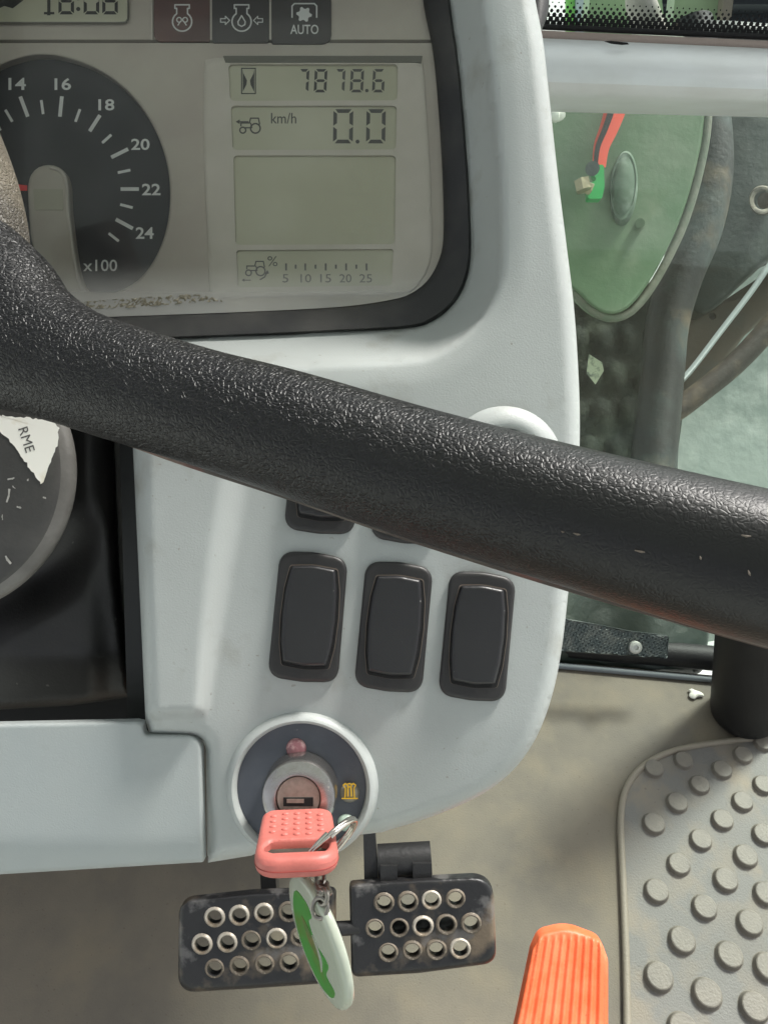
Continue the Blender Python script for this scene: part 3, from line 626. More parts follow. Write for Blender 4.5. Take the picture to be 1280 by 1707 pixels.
bz_in = catmull([(690, -150), (705, 0), (722, 90), (732, 200), (738, 310), (739, 395), (731, 435), (712, 468), (685, 489), (650, 500), (560, 512), (380, 521), (120, 530), (-100, 536)], step=9, closed=False)
hole = resample(np.concatenate([bz_out, np.array([(-100, -150)])]), 9)
HOLE_SEG = np.array(bz_out)
def dist_open(x, y, pl):
    a = pl[:-1]; b = pl[1:]; ab = b-a; p = np.array([x, y]); t = np.clip(((p-a)*ab).sum(1)/(ab*ab).sum(1), 0, 1); q = a+ab*t[:, None]-p
    return math.sqrt(float((q*q).sum(1).min()))
def hshell(x, y):
    h = 0.0
    if y < 720:
        d = dist_open(x, y, HOLE_SEG); wdt = 62.0
        if d < wdt: s = 1-d/wdt; h -= 0.024*min(1.0, (s*1.06 if s > 0.16 else s*s*3.3+0.0*s))
        h -= 0.004*sstep(100, 0, d)
    # scooped left facet
    if x < 430 and y > 640:
        k = (y-800)/390.0; xl = 362-36*k-8*math.sin(math.pi*min(max(k, 0), 1)); xr = 420-72*k
        s = 1-sstep(xl, max(xr, xl+14), x)
        h += 0.0062*s*(1-sstep(1182, 1204, y))
        h -= 0.003*sstep(256, 224, x)
    h -= 0.004*sstep(1180, 1440, y)             # lower lip falls away
    return h
V, Fa = sheet(shell_loop, [hole, ], D, hshell, step=7, thick=0.035, rnd=26, rnd_h=0.0075)
mk('shell', V, Fa, M_shell, dash, sharp=60)
# black instrument hood ring
def ringloft(loops, mapf, closed=False):
    V = []; n = len(loops[0][0])
    for lp, h in loops: V += [mapf(p[0], p[1], h) for p in lp]
    Fa = []
    for j in range(len(loops)-1):
        for i in range(n-1): Fa.append((j*n+i, j*n+i+1, (j+1)*n+i+1, (j+1)*n+i))
    return V, Fa
def respaced(pl, n):
    pl = np.array(pl, float); s = np.concatenate([[0], np.cumsum(np.linalg.norm(np.diff(pl, axis=0), axis=1))]); t = np.linspace(0, s[-1], n)
    return np.stack([np.interp(t, s, pl[:, 0]), np.interp(t, s, pl[:, 1])], 1)
bo_, bi_ = respaced(bz_out, 130), respaced(bz_in, 130)
lerp = lambda a, b, t: a+(b-a)*t
V, Fa = ringloft([(lerp(bo_, bi_, -0.12), -0.034), (lerp(bo_, bi_, -0.03), -0.027), (lerp(bo_, bi_, 0.06), -0.0255), (lerp(bo_, bi_, 0.25), -0.0265), (lerp(bo_, bi_, 0.8), -0.031), (lerp(bo_, bi_, 0.94), -0.0325), (bi_, -0.0345), (bi_, -0.045)], D)
mk('instrument_bezel', V, Fa, M_black, dash, sharp=60)
# black foam at upper right corner of the console
V, Fa = tube([cw(905, -120, 0.34), cw(896, -40, 0.335), cw(892, 20, 0.33), cw(890, 62, 0.325)], [0.005, 0.0055, 0.0055, 0.002], 16); mk('rubber_corner', V, Fa, M_black, dash)
# hooded socket collar
sc = cv(840, 775, DD); lx, ly = sc.x, sc.y
V, Fa = lathe([(0.0222, -0.003), (0.0214, 0.0004), (0.0196, 0.0022), (0.0168, 0.0036), (0.0148, 0.0040), (0.0139, 0.0037), (0.0134, 0.0026), (0.0131, -0.002)], lx, ly, loc, 56); mk('socket_collar', V, Fa, M_shell, dash)
V, Fa = lathe([(0.0131, 0.0016), (0.0, 0.0016)], lx, ly, loc, 40); mk('socket_cap', V, Fa, M_dark, dash)
# void behind the left part
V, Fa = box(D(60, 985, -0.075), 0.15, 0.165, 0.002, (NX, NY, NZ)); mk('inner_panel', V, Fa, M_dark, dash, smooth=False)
V, Fa = sheet([(196, 600), (236, 600), (262, 1230), (214, 1230)], [], lambda x, y, h: D(x, y, -0.03+h), step=0, thick=0.02); mk('inner_rib', V, Fa, mat('rib_black', srgb(22, 24, 26), 0.5), dash, smooth=False)

# lower cover flap
fc = thing('lower_cover', 'flat pale grey plastic cover below the steering column', 'cover', D(120, 1462, -0.02))
lp = resample(rounded([(-140, 1209), (239, 1201), (241, 1224), (337, 1225), (341, 1437), (-140, 1466)], [0, 3, 7, 26, 5, 0], 7), 8)
V, Fa = sheet(lp, [], lambda x, y, h: D(x, y, h-0.0015), lambda x, y: -0.005*sstep(1380, 1466, y)**2, step=14, thick=0.003, rnd=7, rnd_h=0.0022); mk('cover_panel', V, Fa, M_flap, fc, sharp=60)

# unseen wall added under the console to shade the floor by the pedals
pd = thing('added_pedestal', 'dark unseen pedestal wall added under the dashboard to shade the floor', 'added shade wall', Vector((-0.4, 0.56, 0)))
V, Fa = box((-0.42, 0.56, 0.29), 0.98, 0.10, 0.56); mk('added_shade_wall', V, Fa, M_column, pd, smooth=False)

# ================================================================== INSTRUMENT CLUSTER
ic = thing('instrument_cluster', 'grey instrument panel with rev counter and four small displays', 'instrument panel', C(400, 520, -0.005))
dial_hole = catmull([(136, 465), (146, 483), (166, 491), (200, 485), (235, 463), (262, 425), (278, 380), (284, 330), (280, 280), (265, 230), (240, 185), (205, 145), (160, 115), (110, 97), (75, 92), (40, 96), (-10, 115), (-55, 150), (-90, 200), (-108, 260), (-112, 330), (-100, 400), (-75, 450), (-40, 478), (0, 488), (30, 482), (52, 460), (58, 430), (52, 390), (48, 340), (48, 308), (53, 291), (65, 279), (82, 275), (99, 279), (111, 291), (116, 310), (118, 350), (124, 400), (130, 440)], step=7)
V, Fa = sheet(rounded([(-140, 72), (800, 72), (800, 545), (-140, 560)], 0), [dial_hole], C, None, step=40, thick=0.006, hole_rnd=5, hole_rnd_h=0.0011); mk('face_plate', V, Fa, M_face, ic, sharp=60)
V, Fa = sheet([(-140, -160), (800, -160), (800, 66), (-140, 66)], [], lambda x, y, h: C(x, y, h-0.0004), None, step=0, thick=0.003); mk('upper_face_plate', V, Fa, M_face, ic, smooth=False)
V, Fa = sheet([(-140, 60), (800, 60), (800, 80), (-140, 80)], [], lambda x, y, h: C(x, y, h-0.0034), None, step=0, thick=0.003); mk('groove', V, Fa, M_groove, ic, smooth=False)
def Cd(x, y, h=0.0): return C(x, y, h-0.004)
V, Fa = sheet(circle(86, 312, 225, 64, 232), [], Cd, None, step=0, thick=0.002); rd = mk('dial', V, Fa, M_dial, ic)
rd['label'] = 'dark rev counter dial with white ticks and numerals'
CXd, CYd = 87.0, 315.0
tick = []
for k in range(0, 16):
    a = -99+12.45*0
def tickpoly(x0, y0, x1, y1, w): return stroke([(x0, y0), (x1, y1)], w)
Z = lambda zx, zy: (zx/3.88, 60+zy/3.88)
for a, b, w in [((40, 482), (80, 550), 4.6), ((136, 398), (180, 515), 6.2), ((270, 420), (281, 500), 4.6), ((402, 397), (390, 515), 6.2), ((518, 478), (492, 550), 4.6), ((645, 518), (586, 610), 6.2), ((718, 642), (667, 688), 4.6), ((824, 734), (728, 782), 6.2),
                ((840, 868), (769, 883), 4.6), ((893, 990), (789, 990), 6.2), ((855, 1109), (784, 1091), 4.6), ((855, 1242), (757, 1189), 6.2), ((766, 1324), (709, 1279), 4.6), ((-30, 545), (3, 607), 4.6)]:
    V, Fa = slab(tickpoly(*Z(*a), *Z(*b), w), Cd, 0, 0.00015); mk('tick_mark', V, Fa, M_white, rd, smooth=False)
for s, bx in [('14', (57, 270, 170, 349)), ('16', (355, 272, 462, 350)), ('18', (638, 408, 742, 482)), ('20', (850, 664, 970, 738)), ('22', (920, 955, 1040, 1030)), ('24', (880, 1236, 996, 1312)), ('x100', (540, 1446, 760, 1522)), ('12', (-150, 420, -60, 494))]:
    p0 = Z(bx[0], bx[1]); p1 = Z(bx[2], bx[3]); V, Fa = text(s, (*p0, *p1), Cd, 0.00015, bold=0.02 if s != 'x100' else 0.01); mk('numeral', V, Fa, M_white, rd, smooth=False)
V, Fa = slab([[(-90, 304), (20, 306), (46, 309), (46, 318), (20, 318), (-90, 312)]], Cd, 0.0008, 0.0016); mk('needle', V, Fa, M_red, rd, smooth=False)
# tongue details: little display on the tongue and its raised bright rib
V, Fa = sheet(rounded([(56, 315), (105, 315), (106, 350), (58, 350)], 2), [], lambda x, y, h: C(x, y, h+0.0003), None, step=0, thick=0.0003); mk('tongue_window', V, Fa, mat('tongue_grey', srgb(182, 179, 162), 0.5), ic, smooth=False)
rib = catmull([(84, 279), (98, 283), (108, 293), (112, 310), (114, 350), (120, 400), (126, 440), (133, 470), (142, 488)], step=5, closed=False)
V, Fa = tube([C(x, y, 0.0002) for x, y in rib], 0.0008, 8); mk('tongue_rib', V, Fa, M_module, ic)
# display module with four windows
win = [rounded([(381, 107), (663, 107), (662, 167), (384, 168)], 7, 4), rounded([(385, 176), (661, 176), (660, 249), (388, 250)], 7, 4), rounded([(389, 259), (660, 259), (658, 407), (393, 408)], 7, 4), rounded([(394, 417), (656, 415), (653, 476), (397, 479)], 5, 4)]
V, Fa = sheet(resample(catmull([(342, 100), (360, 96), (500, 96), (690, 94), (704, 102), (712, 200), (718, 300), (720, 400), (716, 440), (700, 470), (670, 490), (560, 493), (380, 496), (352, 492), (346, 400), (340, 250)], step=14), 14), win, lambda x, y, h: C(x, y, h+0.0016), None, step=40, thick=0.0016, rnd=8, rnd_h=0.0010, hole_rnd=0); mk('display_surround', V, Fa, M_module, ic, sharp=12)
V, Fa = sheet([(372, 93), (704, 93), (702, 104), (376, 104)], [], lambda x, y, h: C(x, y, h+0.0019), None, step=0, thick=0.001); mk('shade_strip', V, Fa, M_groove, ic, smooth=False)
lcds = []
for w_ in win:
    V, Fa = sheet(offset(w_, -3), [], lambda x, y, h: C(x, y, h+0.0004), None, step=0, thick=0.0003); lcds.append(mk('display_window', V, Fa, M_lcd, ic, smooth=False))
for o, s in zip(lcds, ('hour meter display reading 7878.6', 'speed display reading 0.0 km/h', 'blank greenish display', 'wheel slip scale display')): o['label'] = s
def Cl(x, y, h=0.0): return C(x, y, h+0.0004)
SEG = {'0': 'abcdef', '1': 'bc', '6': 'acdefg', '7': 'abc', '8': 'abcdefg'}
def digit(ch, x0, y0, x1, y1, w, gap=1.0, lean=0.0):
    ym = (y0+y1)/2; L_ = lambda x, y: (x+lean*(y1-y)/(y1-y0), y); pl = []
    hs = lambda y, s: [L_(x0+gap+w*0.25, y), L_(x1-gap-w*0.25, y), L_(x1-gap-w*1.0, y+s*w), L_(x0+gap+w*1.0, y+s*w)]
    vsg = lambda x, ya, yb, s: [L_(x, ya+gap+w*0.25), L_(x, yb-gap*0.6), L_(x+s*w, yb-gap-w*0.6), L_(x+s*w, ya+gap+w*1.0)]
    vsb = lambda x, ya, yb, s: [L_(x, ya+gap*0.6), L_(x, yb-gap-w*0.25), L_(x+s*w, yb-gap-w*1.0), L_(x+s*w, ya+gap+w*0.6)]
    for k in SEG[ch]:
        if k == 'a': pl.append(hs(y0, 1))
        if k == 'd': pl.append(hs(y1, -1))
        if k == 'g': pl.append([L_(x0+gap+w*0.5, ym), L_(x0+gap+w, ym-w/2), L_(x1-gap-w, ym-w/2), L_(x1-gap-w*0.5, ym), L_(x1-gap-w, ym+w/2), L_(x0+gap+w, ym+w/2)])
        if k == 'f': pl.append(vsg(x0, y0, ym, 1))
        if k == 'b': pl.append(vsg(x1, y0, ym, -1))
        if k == 'e': pl.append(vsb(x0, ym, y1, 1))
        if k == 'c': pl.append(vsb(x1, ym, y1, -1))
    return pl
def prt(name, polys, m, parent, mapf=Cl, h=0.00012): V, Fa = slab(polys, mapf, 0, h); return mk(name, V, Fa, m, parent, smooth=False)
for ch, x0, x1, m in [('7', 497, 514, M_lcdseg), ('8', 523, 544, M_lcdseg), ('7', 557, 574, M_lcdpale), ('8', 583, 605, M_lcdpale), ('6', 620, 640, M_lcdpale)]:
    prt('display_digit', digit(ch, x0, 115, x1, 154, 4.6, 0.8, 2), m, lcds[0])
prt('decimal_point', [circle(611.5, 151, 3, 10)], M_lcdpale, lcds[0])
prt('hourglass_icon', stroke([(403, 114), (426, 114), (426, 156), (403, 156)], 1.8, True)+[[(405, 116), (405, 153), (411, 141), (412, 134), (406, 122)], [(424, 116), (424, 153), (418, 141), (417, 134), (423, 122)]], M_lcdseg, lcds[0])
for ch, x0, x1 in [('0', 555, 588), ('0', 610, 642)]: prt('display_digit', digit(ch, x0, 182, x1, 239, 6.2, 1.4, 1), M_lcdpale, lcds[1])
prt('decimal_point', [circle(596, 236, 3.4, 10)], M_lcdpale, lcds[1])
V, Fa = text('km/h', (452, 188, 494, 206), Cl, 0.00012, bold=0.004); mk('unit_text', V, Fa, M_lcdpale, lcds[1], smooth=False)
def tractor(x, y, s, flip=1):
    q = lambda a, b: (x+a*s, y+b*s); pl = []
    pl += ringpoly(*q(9, 24), 5*s, 2.4*s, 14)+ringpoly(*q(30, 21), 8*s, 2.6*s, 18)
    pl += stroke([q(13, 20), q(22, 20)], 2.2*s)+stroke([q(6, 17), q(6, 12), q(20, 12), q(22, 4), q(35, 4), q(37, 14)], 2.2*s)+stroke([q(22, 12), q(24, 20)], 2*s)
    return pl
arrow = stroke([(397, 203), (414, 203)], 2)+[[(393, 203), (400, 199), (400, 207)]]
prt('tractor_icon', tractor(396, 193, 1.0)+arrow, M_lcdpale, lcds[1])
prt('tractor_icon', tractor(406, 432, 0.95), M_lcdpale, lcds[3])
prt('slip_arrow', stroke([(434, 466), (441, 462), (445, 455)], 2.4)+[[(441, 457), (449, 456), (446, 450)]]+stroke([(406, 467), (418, 467)], 1.6)+[[(403, 467), (408, 464), (408, 470)]], M_lcdpale, lcds[3])
V, Fa = text('%', (446, 427, 463, 444), Cl, 0.00012); mk('percent_text', V, Fa, M_lcdpale, lcds[3], smooth=False)
for i, x in enumerate((477, 493, 509, 526, 543, 560, 577, 594, 611)): prt('scale_mark', stroke([(x, 440 if i % 2 == 0 else 442), (x, 450 if i % 2 == 0 else 447)], 3), M_lcdpale, lcds[3])
for s, x0, x1 in (('5', 471, 481), ('10', 501, 519), ('15', 534, 552), ('20', 566, 586), ('25', 599, 620)):
    V, Fa = text(s, (x0, 457, x1, 471), Cl, 0.00012, bold=0.004); mk('scale_number', V, Fa, M_lcdpale, lcds[3], smooth=False)
# clock display and warning tiles at the top
V, Fa = sheet(rounded([(-140, -160), (213, -160), (213, 37), (-140, 37)], 8, 5), [], lambda x, y, h: C(x, y, h+0.0006), None, step=0, thick=0.0008); ck = mk('display_window', V, Fa, M_lcd, ic, smooth=False); ck['label'] = 'clock display reading 16:06'
V, Fa = tube([C(x, y, 0.0008) for x, y in catmull([(-140, 38), (120, 38), (200, 38), (212, 34), (214, 22), (214, -60)], closed=False, n=6)], 0.0004, 6); mk('display_edge', V, Fa, M_groove, ic)
def Ck(x, y, h=0.0): return C(x, y, h+0.0006)
for ch, x0, x1 in (('1', 70, 92), ('6', 98, 124), ('0', 140, 166), ('6', 171, 197)):
    pl = digit(ch, x0, -21, x1, 24, 5.4, 0.5) if ch != '1' else stroke([(82, -28), (82, 24)], 5.4)+stroke([(75, 22), (90, 22)], 4)
    prt('display_digit', pl, M_lcdseg, ck, Ck)
prt('colon', [circle(131, 15, 3.6, 10), circle(131, -3, 3.6, 10)], M_lcdseg, ck, Ck)
prt('symbol', [[(-10, -20), (30, -20), (40, 0), (22, 14), (8, 10), (-10, 18)]], M_lcdseg, ck, Ck)
tiles = []
for bx, m, rads in (((257, -160, 350, 69), M_tile_red, [0, 0, 3, 12]), ((354, -160, 448, 71), M_tile, [0, 0, 3, 3]), ((453, -160, 552, 73), M_tile, [0, 0, 16, 3])):
    x0, y0, x1, y1 = bx; V, Fa = sheet(rounded([(x0, y0), (x1, y0), (x1, y1), (x0, y1)], rads, 5), [], lambda x, y, h: C(x, y, h+0.0007), None, step=0, thick=0.001); tiles.append(mk('warning_tile', V, Fa, m, ic, smooth=False))
for o, s in zip(tiles, ('reddish dark tile with glow plug symbol', 'dark tile with oil pressure symbol', 'dark tile with gear symbol and AUTO')): o['label'] = s
for x in (253, 351.5, 450.5): prt('tile_divider', stroke([(x-0.5, -160), (x+0.5, 66)], 2.6), M_module, ic, C, 0.0011)
def Ct(x, y, h=0.0): return C(x, y, h+0.0007)
def eng(cx, cy): return stroke([(cx+16*math.cos(a), cy+16*math.sin(a)) for a in np.linspace(R(-55), R(235), 20)], 2.6)+stroke([(cx-9, cy-14), (cx-9, cy-22), (cx-12, cy-22), (cx-12, cy-28), (cx+12, cy-28), (cx+12, cy-22), (cx+9, cy-22), (cx+9, cy-14)], 2.4)
prt('glow_plug_icon', eng(304, 36)+ringpoly(299, 33, 4, 2, 12)+ringpoly(309, 33, 4, 2, 12)+stroke([(301, 36), (297, 42)], 2)+stroke([(307, 36), (311, 42)], 2), M_white, tiles[0], Ct)
drop = [(403, 26), (409, 36), (408.5, 41), (403, 44), (397.5, 41), (397, 36)]
prt('oil_pressure_icon', eng(403, 36)+stroke(drop, 2.2, True)+stroke([(368, 31), (376, 31), (376, 27), (383, 34), (376, 41), (376, 37), (368, 37)], 1.8, True)+stroke([(438, 31), (430, 31), (430, 27), (423, 34), (430, 41), (430, 37), (438, 37)], 1.6, True), M_white, tiles[1], Ct)
gear = [(507+(13 if (i % 4) in (0, 1) else 9.5)*math.cos(2*math.pi*i/24), 24+(13 if (i % 4) in (0, 1) else 9.5)*math.sin(2*math.pi*i/24)) for i in range(24)]
prt('gear_icon', [gear]+stroke([(487, 29), (487, 10), (491, 6), (524, 6), (528, 10), (528, 29)], 2.4), M_white, tiles[2], Ct)
V, Fa = text('AUTO', (484, 41, 531, 57), Ct, 0.00015, bold=0.012); mk('auto_text', V, Fa, M_white, tiles[2], smooth=False)
# lower edge: olive strip and crusted grime
V, Fa = sheet([(372, 497), (660, 495), (650, 530), (372, 535)], [], lambda x, y, h: C(x, y, h+0.0008), None, step=0, thick=0.002); mk('olive_strip', V, Fa, M_olive, ic, smooth=False)
V, Fa = sheet([(-140, 508), (374, 499), (376, 536), (-140, 560)], [], lambda x, y, h: C(x, y, h+0.001), None, step=0, thick=0.002); mk('lower_strip', V, Fa, mat('grey_strip', srgb(110, 108, 98), 0.8), ic, smooth=False)
gr_ = catmull([(130, 505), (170, 501), (220, 497), (270, 494), (310, 491), (335, 492), (366, 498), (372, 503), (340, 503), (290, 507), (230, 512), (170, 514), (130, 516)], step=3)
gr_ = gr_+np.random.normal(0, 0.5, gr_.shape)
V, Fa = sheet(gr_, [], lambda x, y, h: C(x, y, h+0.0022), lambda x, y: 0.0006*random.random(), step=3, thick=0.001); gm = mk('grime_ridge', V, Fa, M_grime, ic)
# clear cover
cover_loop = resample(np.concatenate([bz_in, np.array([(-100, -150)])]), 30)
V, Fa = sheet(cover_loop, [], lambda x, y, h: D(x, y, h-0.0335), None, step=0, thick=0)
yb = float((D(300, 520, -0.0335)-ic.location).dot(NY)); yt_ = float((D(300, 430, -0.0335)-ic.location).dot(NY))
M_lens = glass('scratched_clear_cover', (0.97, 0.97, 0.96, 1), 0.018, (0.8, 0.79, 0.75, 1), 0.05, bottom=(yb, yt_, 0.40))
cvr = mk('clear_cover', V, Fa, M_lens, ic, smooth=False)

# ================================================================== ROCKER SWITCHES
def rot2(p, a): c, s = math.cos(a), math.sin(a); return np.stack([p[:, 0]*c-p[:, 1]*s, p[:, 0]*s+p[:, 1]*c], 1)
def quadloop(tl, tr, br, bl, rad, bow): 
    tl, tr, br, bl = map(np.array, (tl, tr, br, bl)); up_ = (tl-bl)/np.linalg.norm(tl-bl)
    return rounded([tl, (tl+tr)/2+up_*bow, tr, br, (bl+br)/2-up_*bow*0.8, bl], [rad, 90, rad, rad, 90, rad], 6)
def switch(quad, label):
    tl, tr, br, bl = [np.array(q, float) for q in quad]; c = (tl+tr+br+bl)/4
    o = thing('rocker_switch', label, 'switch', D(c[0], c[1], 0), 'rocker switches on the dashboard')
    lp = resample(quadloop(tl, tr, br, bl, 24, 5), 5)
    V, Fa = sheet(lp, [], lambda x, y, h: D(x, y, 0.0022+h), None, step=16, thick=0.006, rnd=7, rnd_h=0.0012); mk('bezel', V, Fa, M_switch, o, sharp=50)
    ey = ((bl-tl)+(br-tr)); ey = ey/np.linalg.norm(ey); exv = np.array([-ey[1], ey[0]])*-1
    if exv[0] < 0: exv = -exv
    hw, hh = np.linalg.norm(tr-tl)/2, np.linalg.norm(bl-tl)/2
    def barrel(k, dy=0.0):
        pts = [(-36, -80), (0, -84), (36, -80), (42, -45), (44, 0), (42, 45), (36, 80), (0, 84), (-36, 80), (-42, 45), (-44, 0), (-42, -45)]
        P = np.array(rounded(pts, [5, 60, 5, 60, 90, 60, 5, 60, 5, 60, 90, 60], 4)); P = P*np.array([hw/55.0, hh/104.0])
        P = P+np.sign(P)*0; s = 1+k/np.array([44.0, 84.0]); P = P*s
        return c+P[:, :1]*exv+(P[:, 1:2]+dy)*ey+exv*2
    # dust-edged recess frame, then the rocker itself (lower end stands proud)
    lo_ = resample(barrel(3.6, -0.8), 6)
    V, Fa = sheet(lo_, [], lambda x, y, h: D(x, y, 0.00225+h), None, step=0, thick=0.0004); gpz = mk('gap_edge', V, Fa, M_dust, o, smooth=False)
    V, Fa = sheet(resample(barrel(2.6), 6), [], lambda x, y, h: D(x, y, 0.0024+h), None, step=0, thick=0.0004); mk('gap', V, Fa, M_dark, o, smooth=False)
    def hr(x, y):
        s = ((np.array([x, y])-c)@ey)/(hh); t = ((np.array([x, y])-c)@exv)/hw
        return 0.0056+0.0010*s-0.0008*t*t-0.0005*(1-abs(s))
    V, Fa = sheet(resample(barrel(-0.6, -3.0)-exv*1.0, 5), [], lambda x, y, h: D(x, y, h), hr, step=9, thick=0.006, rnd=6.5, rnd_h=0.0014); mk('rocker', V, Fa, M_rocker, o, sharp=50)
    return o
q1 = [(467, 919), (580, 932), (563, 1138), (446, 1128)]; q2 = [(610, 936), (722, 948), (703, 1155), (590, 1143)]; q3 = [(750, 952), (860, 965), (841, 1170), (730, 1158)]
sh = lambda q: [(x+27, y-247) for x, y in q]
switch(q1, 'leftmost black rocker switch in the lower row of three')
switch(q2, 'middle black rocker switch in the lower row of three')
switch(q3, 'rightmost black rocker switch in the lower row of three')
switch(sh(q1), 'left upper rocker switch mostly hidden by the steering wheel')
switch(sh(q2), 'right upper rocker switch, only its lower edge showing below the steering wheel')

# ================================================================== IGNITION SWITCH
ig = thing('ignition_switch', 'round ignition switch with dark blue grey plate in a pale ring', 'ignition switch', D(503, 1312, 0))
c0 = cv(503, 1312, DD); lx, ly = c0.x, c0.y; px = DD/F
V, Fa = lathe([(134*px, -0.008), (128*px, -0.0022), (124*px, 0.0008), (119*px, 0.0026), (114*px, 0.0031), (110*px, 0.0026), (107.5*px, 0.0012), (107*px, -0.003)], lx, ly, loc, 96); mk('surround_ring', V, Fa, M_shell, ig)
V, Fa = lathe([(107*px, 0.0), (60*px, 0.0003), (0, 0.0003)], lx, ly, loc, 72); mk('plate', V, Fa, M_plate, ig)
V, Fa = lathe([(61*px, 0.0), (60*px, 0.0092), (57.5*px, 0.0104), (50*px, 0.0112), (36.5*px, 0.0113), (35.8*px, 0.0100)], lx, ly, loc, 72); mk('barrel', V, Fa, M_barrel, ig, sharp=28)
V, Fa = lathe([(36*px, 0.0098), (34.5*px, 0.0098), (34*px, 0.0110), (0, 0.0112)], lx, ly, loc, 56); mk('lock_core', V, Fa, M_core, ig, sharp=28)
kc = loc(lx, ly-0.0012, 0.0112); V, Fa = box(kc, 0.0104, 0.0030, 0.0006, (NX, NY, NZ)); mk('keyway', V, Fa, M_dark, ig, smooth=False)
V, Fa = box(loc(lx-0.001, ly-0.0008, 0.0112), 0.0060, 0.0014, 0.0010, (NX, NY, NZ)); mk('key_guide', V, Fa, M_core, ig, smooth=False)
for (x, y), m, r, nm in (((494, 1247), M_red_lens, 16.5, 'warning_lens'), ((583, 1321), M_amber_lens, 16, 'warning_lens'), ((577, 1371), M_green_lens, 14, 'warning_lens')):
    q = cv(x, y, DD); V, Fa = lathe([(r*px*1.04, 0.0), (r*px, 0.0005), (r*px*0.8, 0.0012), (r*px*0.4, 0.0016), (0, 0.0017)], q.x, q.y, loc, 28); mk(nm, V, Fa, m, ig)
Dz = lambda x, y, h=0.0: D(x, y, 0.0016+h)
wr = stroke([(572, 1309), (576, 1306), (580, 1309), (580, 1327)], 2.2)+stroke([(593, 1309), (589, 1306), (585, 1309), (586, 1327)], 2.2)+stroke([(572, 1309), (576, 1314), (575, 1330)], 1.8)+stroke([(593, 1309), (590, 1314), (591, 1330)], 1.8)+stroke([(570, 1331), (596, 1331)], 2.0)+ringpoly(582.5, 1309, 3, 2, 10)
prt('service_symbol', wr, M_yellow, ig, Dz, 0.0003)

# ================================================================== KEY, RING, FOB
O = Vector((lx, -(1346-CY)*0.271/F-0.0031, 0.0140)); ka = Vector((0.0037, -0.0022, 0.036)).normalized(); ku = Vector((1, 0, -0.1)).normalized(); kn = ka.cross(ku).normalized()
if kn.y < 0: kn = -kn
def K(u, a, n): v = O+ku*u+ka*a+kn*n; return loc(v.x, v.y, v.z)
KN = (K(0, 0, 1)-K(0, 0, 0)).normalized()
key = thing('ignition_key', 'salmon red plastic key standing in the ignition lock', 'key', K(0, 0, 0))
bow = resample(rounded([(-0.0118, 0.0), (0.0118, 0.0), (0.0132, 0.036), (-0.0132, 0.036)], [0.0045, 0.0045, 0.0075, 0.0075], 8)*1000, 1.2)/1000
sl_ = resample(rounded([(-0.0098, 0.0235), (0.0098, 0.0235), (0.0104, 0.0312), (-0.0104, 0.0312)], 0.0018, 5)*1000, 1.2)/1000
def half(sgn):
    mp = lambda x, y, h: K(x/1000, y/1000, sgn*(0.0034+h))
    return sheet(bow*1000, [sl_*1000], mp, lambda x, y: 0.0, step=1.6, thick=0, rnd=2.6, rnd_h=0.0022, hole_rnd=0.9, hole_rnd_h=0.0009)
A, B = half(1), half(-1)
wall = []
for lp, dz in ((bow, 0.0034-0.0022), (sl_, 0.0034-0.0009)):
    n = len(lp); V = [K(p[0], p[1], dz) for p in lp]+[K(p[0], p[1], -dz) for p in lp]; wall.append((V, [(i, (i+1) % n, n+(i+1) % n, n+i) for i in range(n)]))
kb = mk('bow', *join(A, B, *wall), M_keyred, key, sharp=70)
# parting line
n = len(bow); bl_ = offset(bow*1000, -0.05)/1000; front = [p for p in bl_ if p[1] > 0.012]
front = [p for p in bl_]
V, Fa = tube([K(p[0], p[1], -0.0006) for p in front], 0.00016, 6, closed=True); mk('parting_line', V, Fa, mat('dark_red_line', srgb(150, 62, 56), 0.6), key)
V, Fa = sheet(offset(sl_*1000, 0.0), [], lambda x, y, h: K(x/1000, y/1000, 0.0004+h), None, step=0, thick=0.0002, nrm=KN); mk('slot_grime', V, Fa, M_slot, key, smooth=False)
V, Fa = box(K(0, -0.006, 0), 0.0085, 0.016, 0.0022, ((K(1, 0, 0)-K(0, 0, 0)).normalized(), (K(0, 1, 0)-K(0, 0, 0)).normalized(), KN)); mk('blade', V, Fa, M_barrel, key, smooth=False)
bv = []; bf = []; 
for j, (r, h) in enumerate(((0.00125, 0.0), (0.00115, 0.00035), (0.0007, 0.00062), (0.0, 0.0007))):
    for i in range(10): a = 2*math.pi*i/10; bv.append(RC @ (ku*r*math.cos(a)+ka*r*0.75*math.sin(a)+kn*h))
bf = [(j*10+i, j*10+(i+1) % 10, (j+1)*10+(i+1) % 10, (j+1)*10+i) for j in range(3) for i in range(10)]
b0 = None
for ci in range(5):
    for ri in range(5 if ci in (1, 2, 3) else 4):
        p = K((-0.0078+0.0039*ci), 0.0055+0.0037*ri+(0.0015 if ci in (0, 4) else 0.0), 0.0034)-key.location
        if b0 is None: b0 = mk('grip_bump', bv, bf, M_keyred, key, at=(0, 0, 0)); b0.location = p
        else: dup(b0, key, p)
# split ring
kr = thing('key_ring', 'nickel split ring through the red key', 'key ring', D(543, 1420, 0.046))
rc = Vector(((546-CX)*(DD-0.031)/F, -(1413-CY)*(DD-0.031)/F, 0.031)); e1 = Vector((0.64, 0.77, 0)).normalized(); e2 = Vector((-0.77*0.42, 0.64*0.42, 0.907)).normalized(); en_ = e1.cross(e2)
pts = []
for i in range(121):
    a = 4*math.pi*i/120+1.0; v = rc+e1*0.0122*math.cos(a)+e2*0.0115*math.sin(a)+en_*(0.0015*(i/120-0.5)); pts.append(loc(v.x, v.y, v.z))
V, Fa = tube(pts, 0.00078, 10); mk('wire', V, Fa, M_chrome, kr)
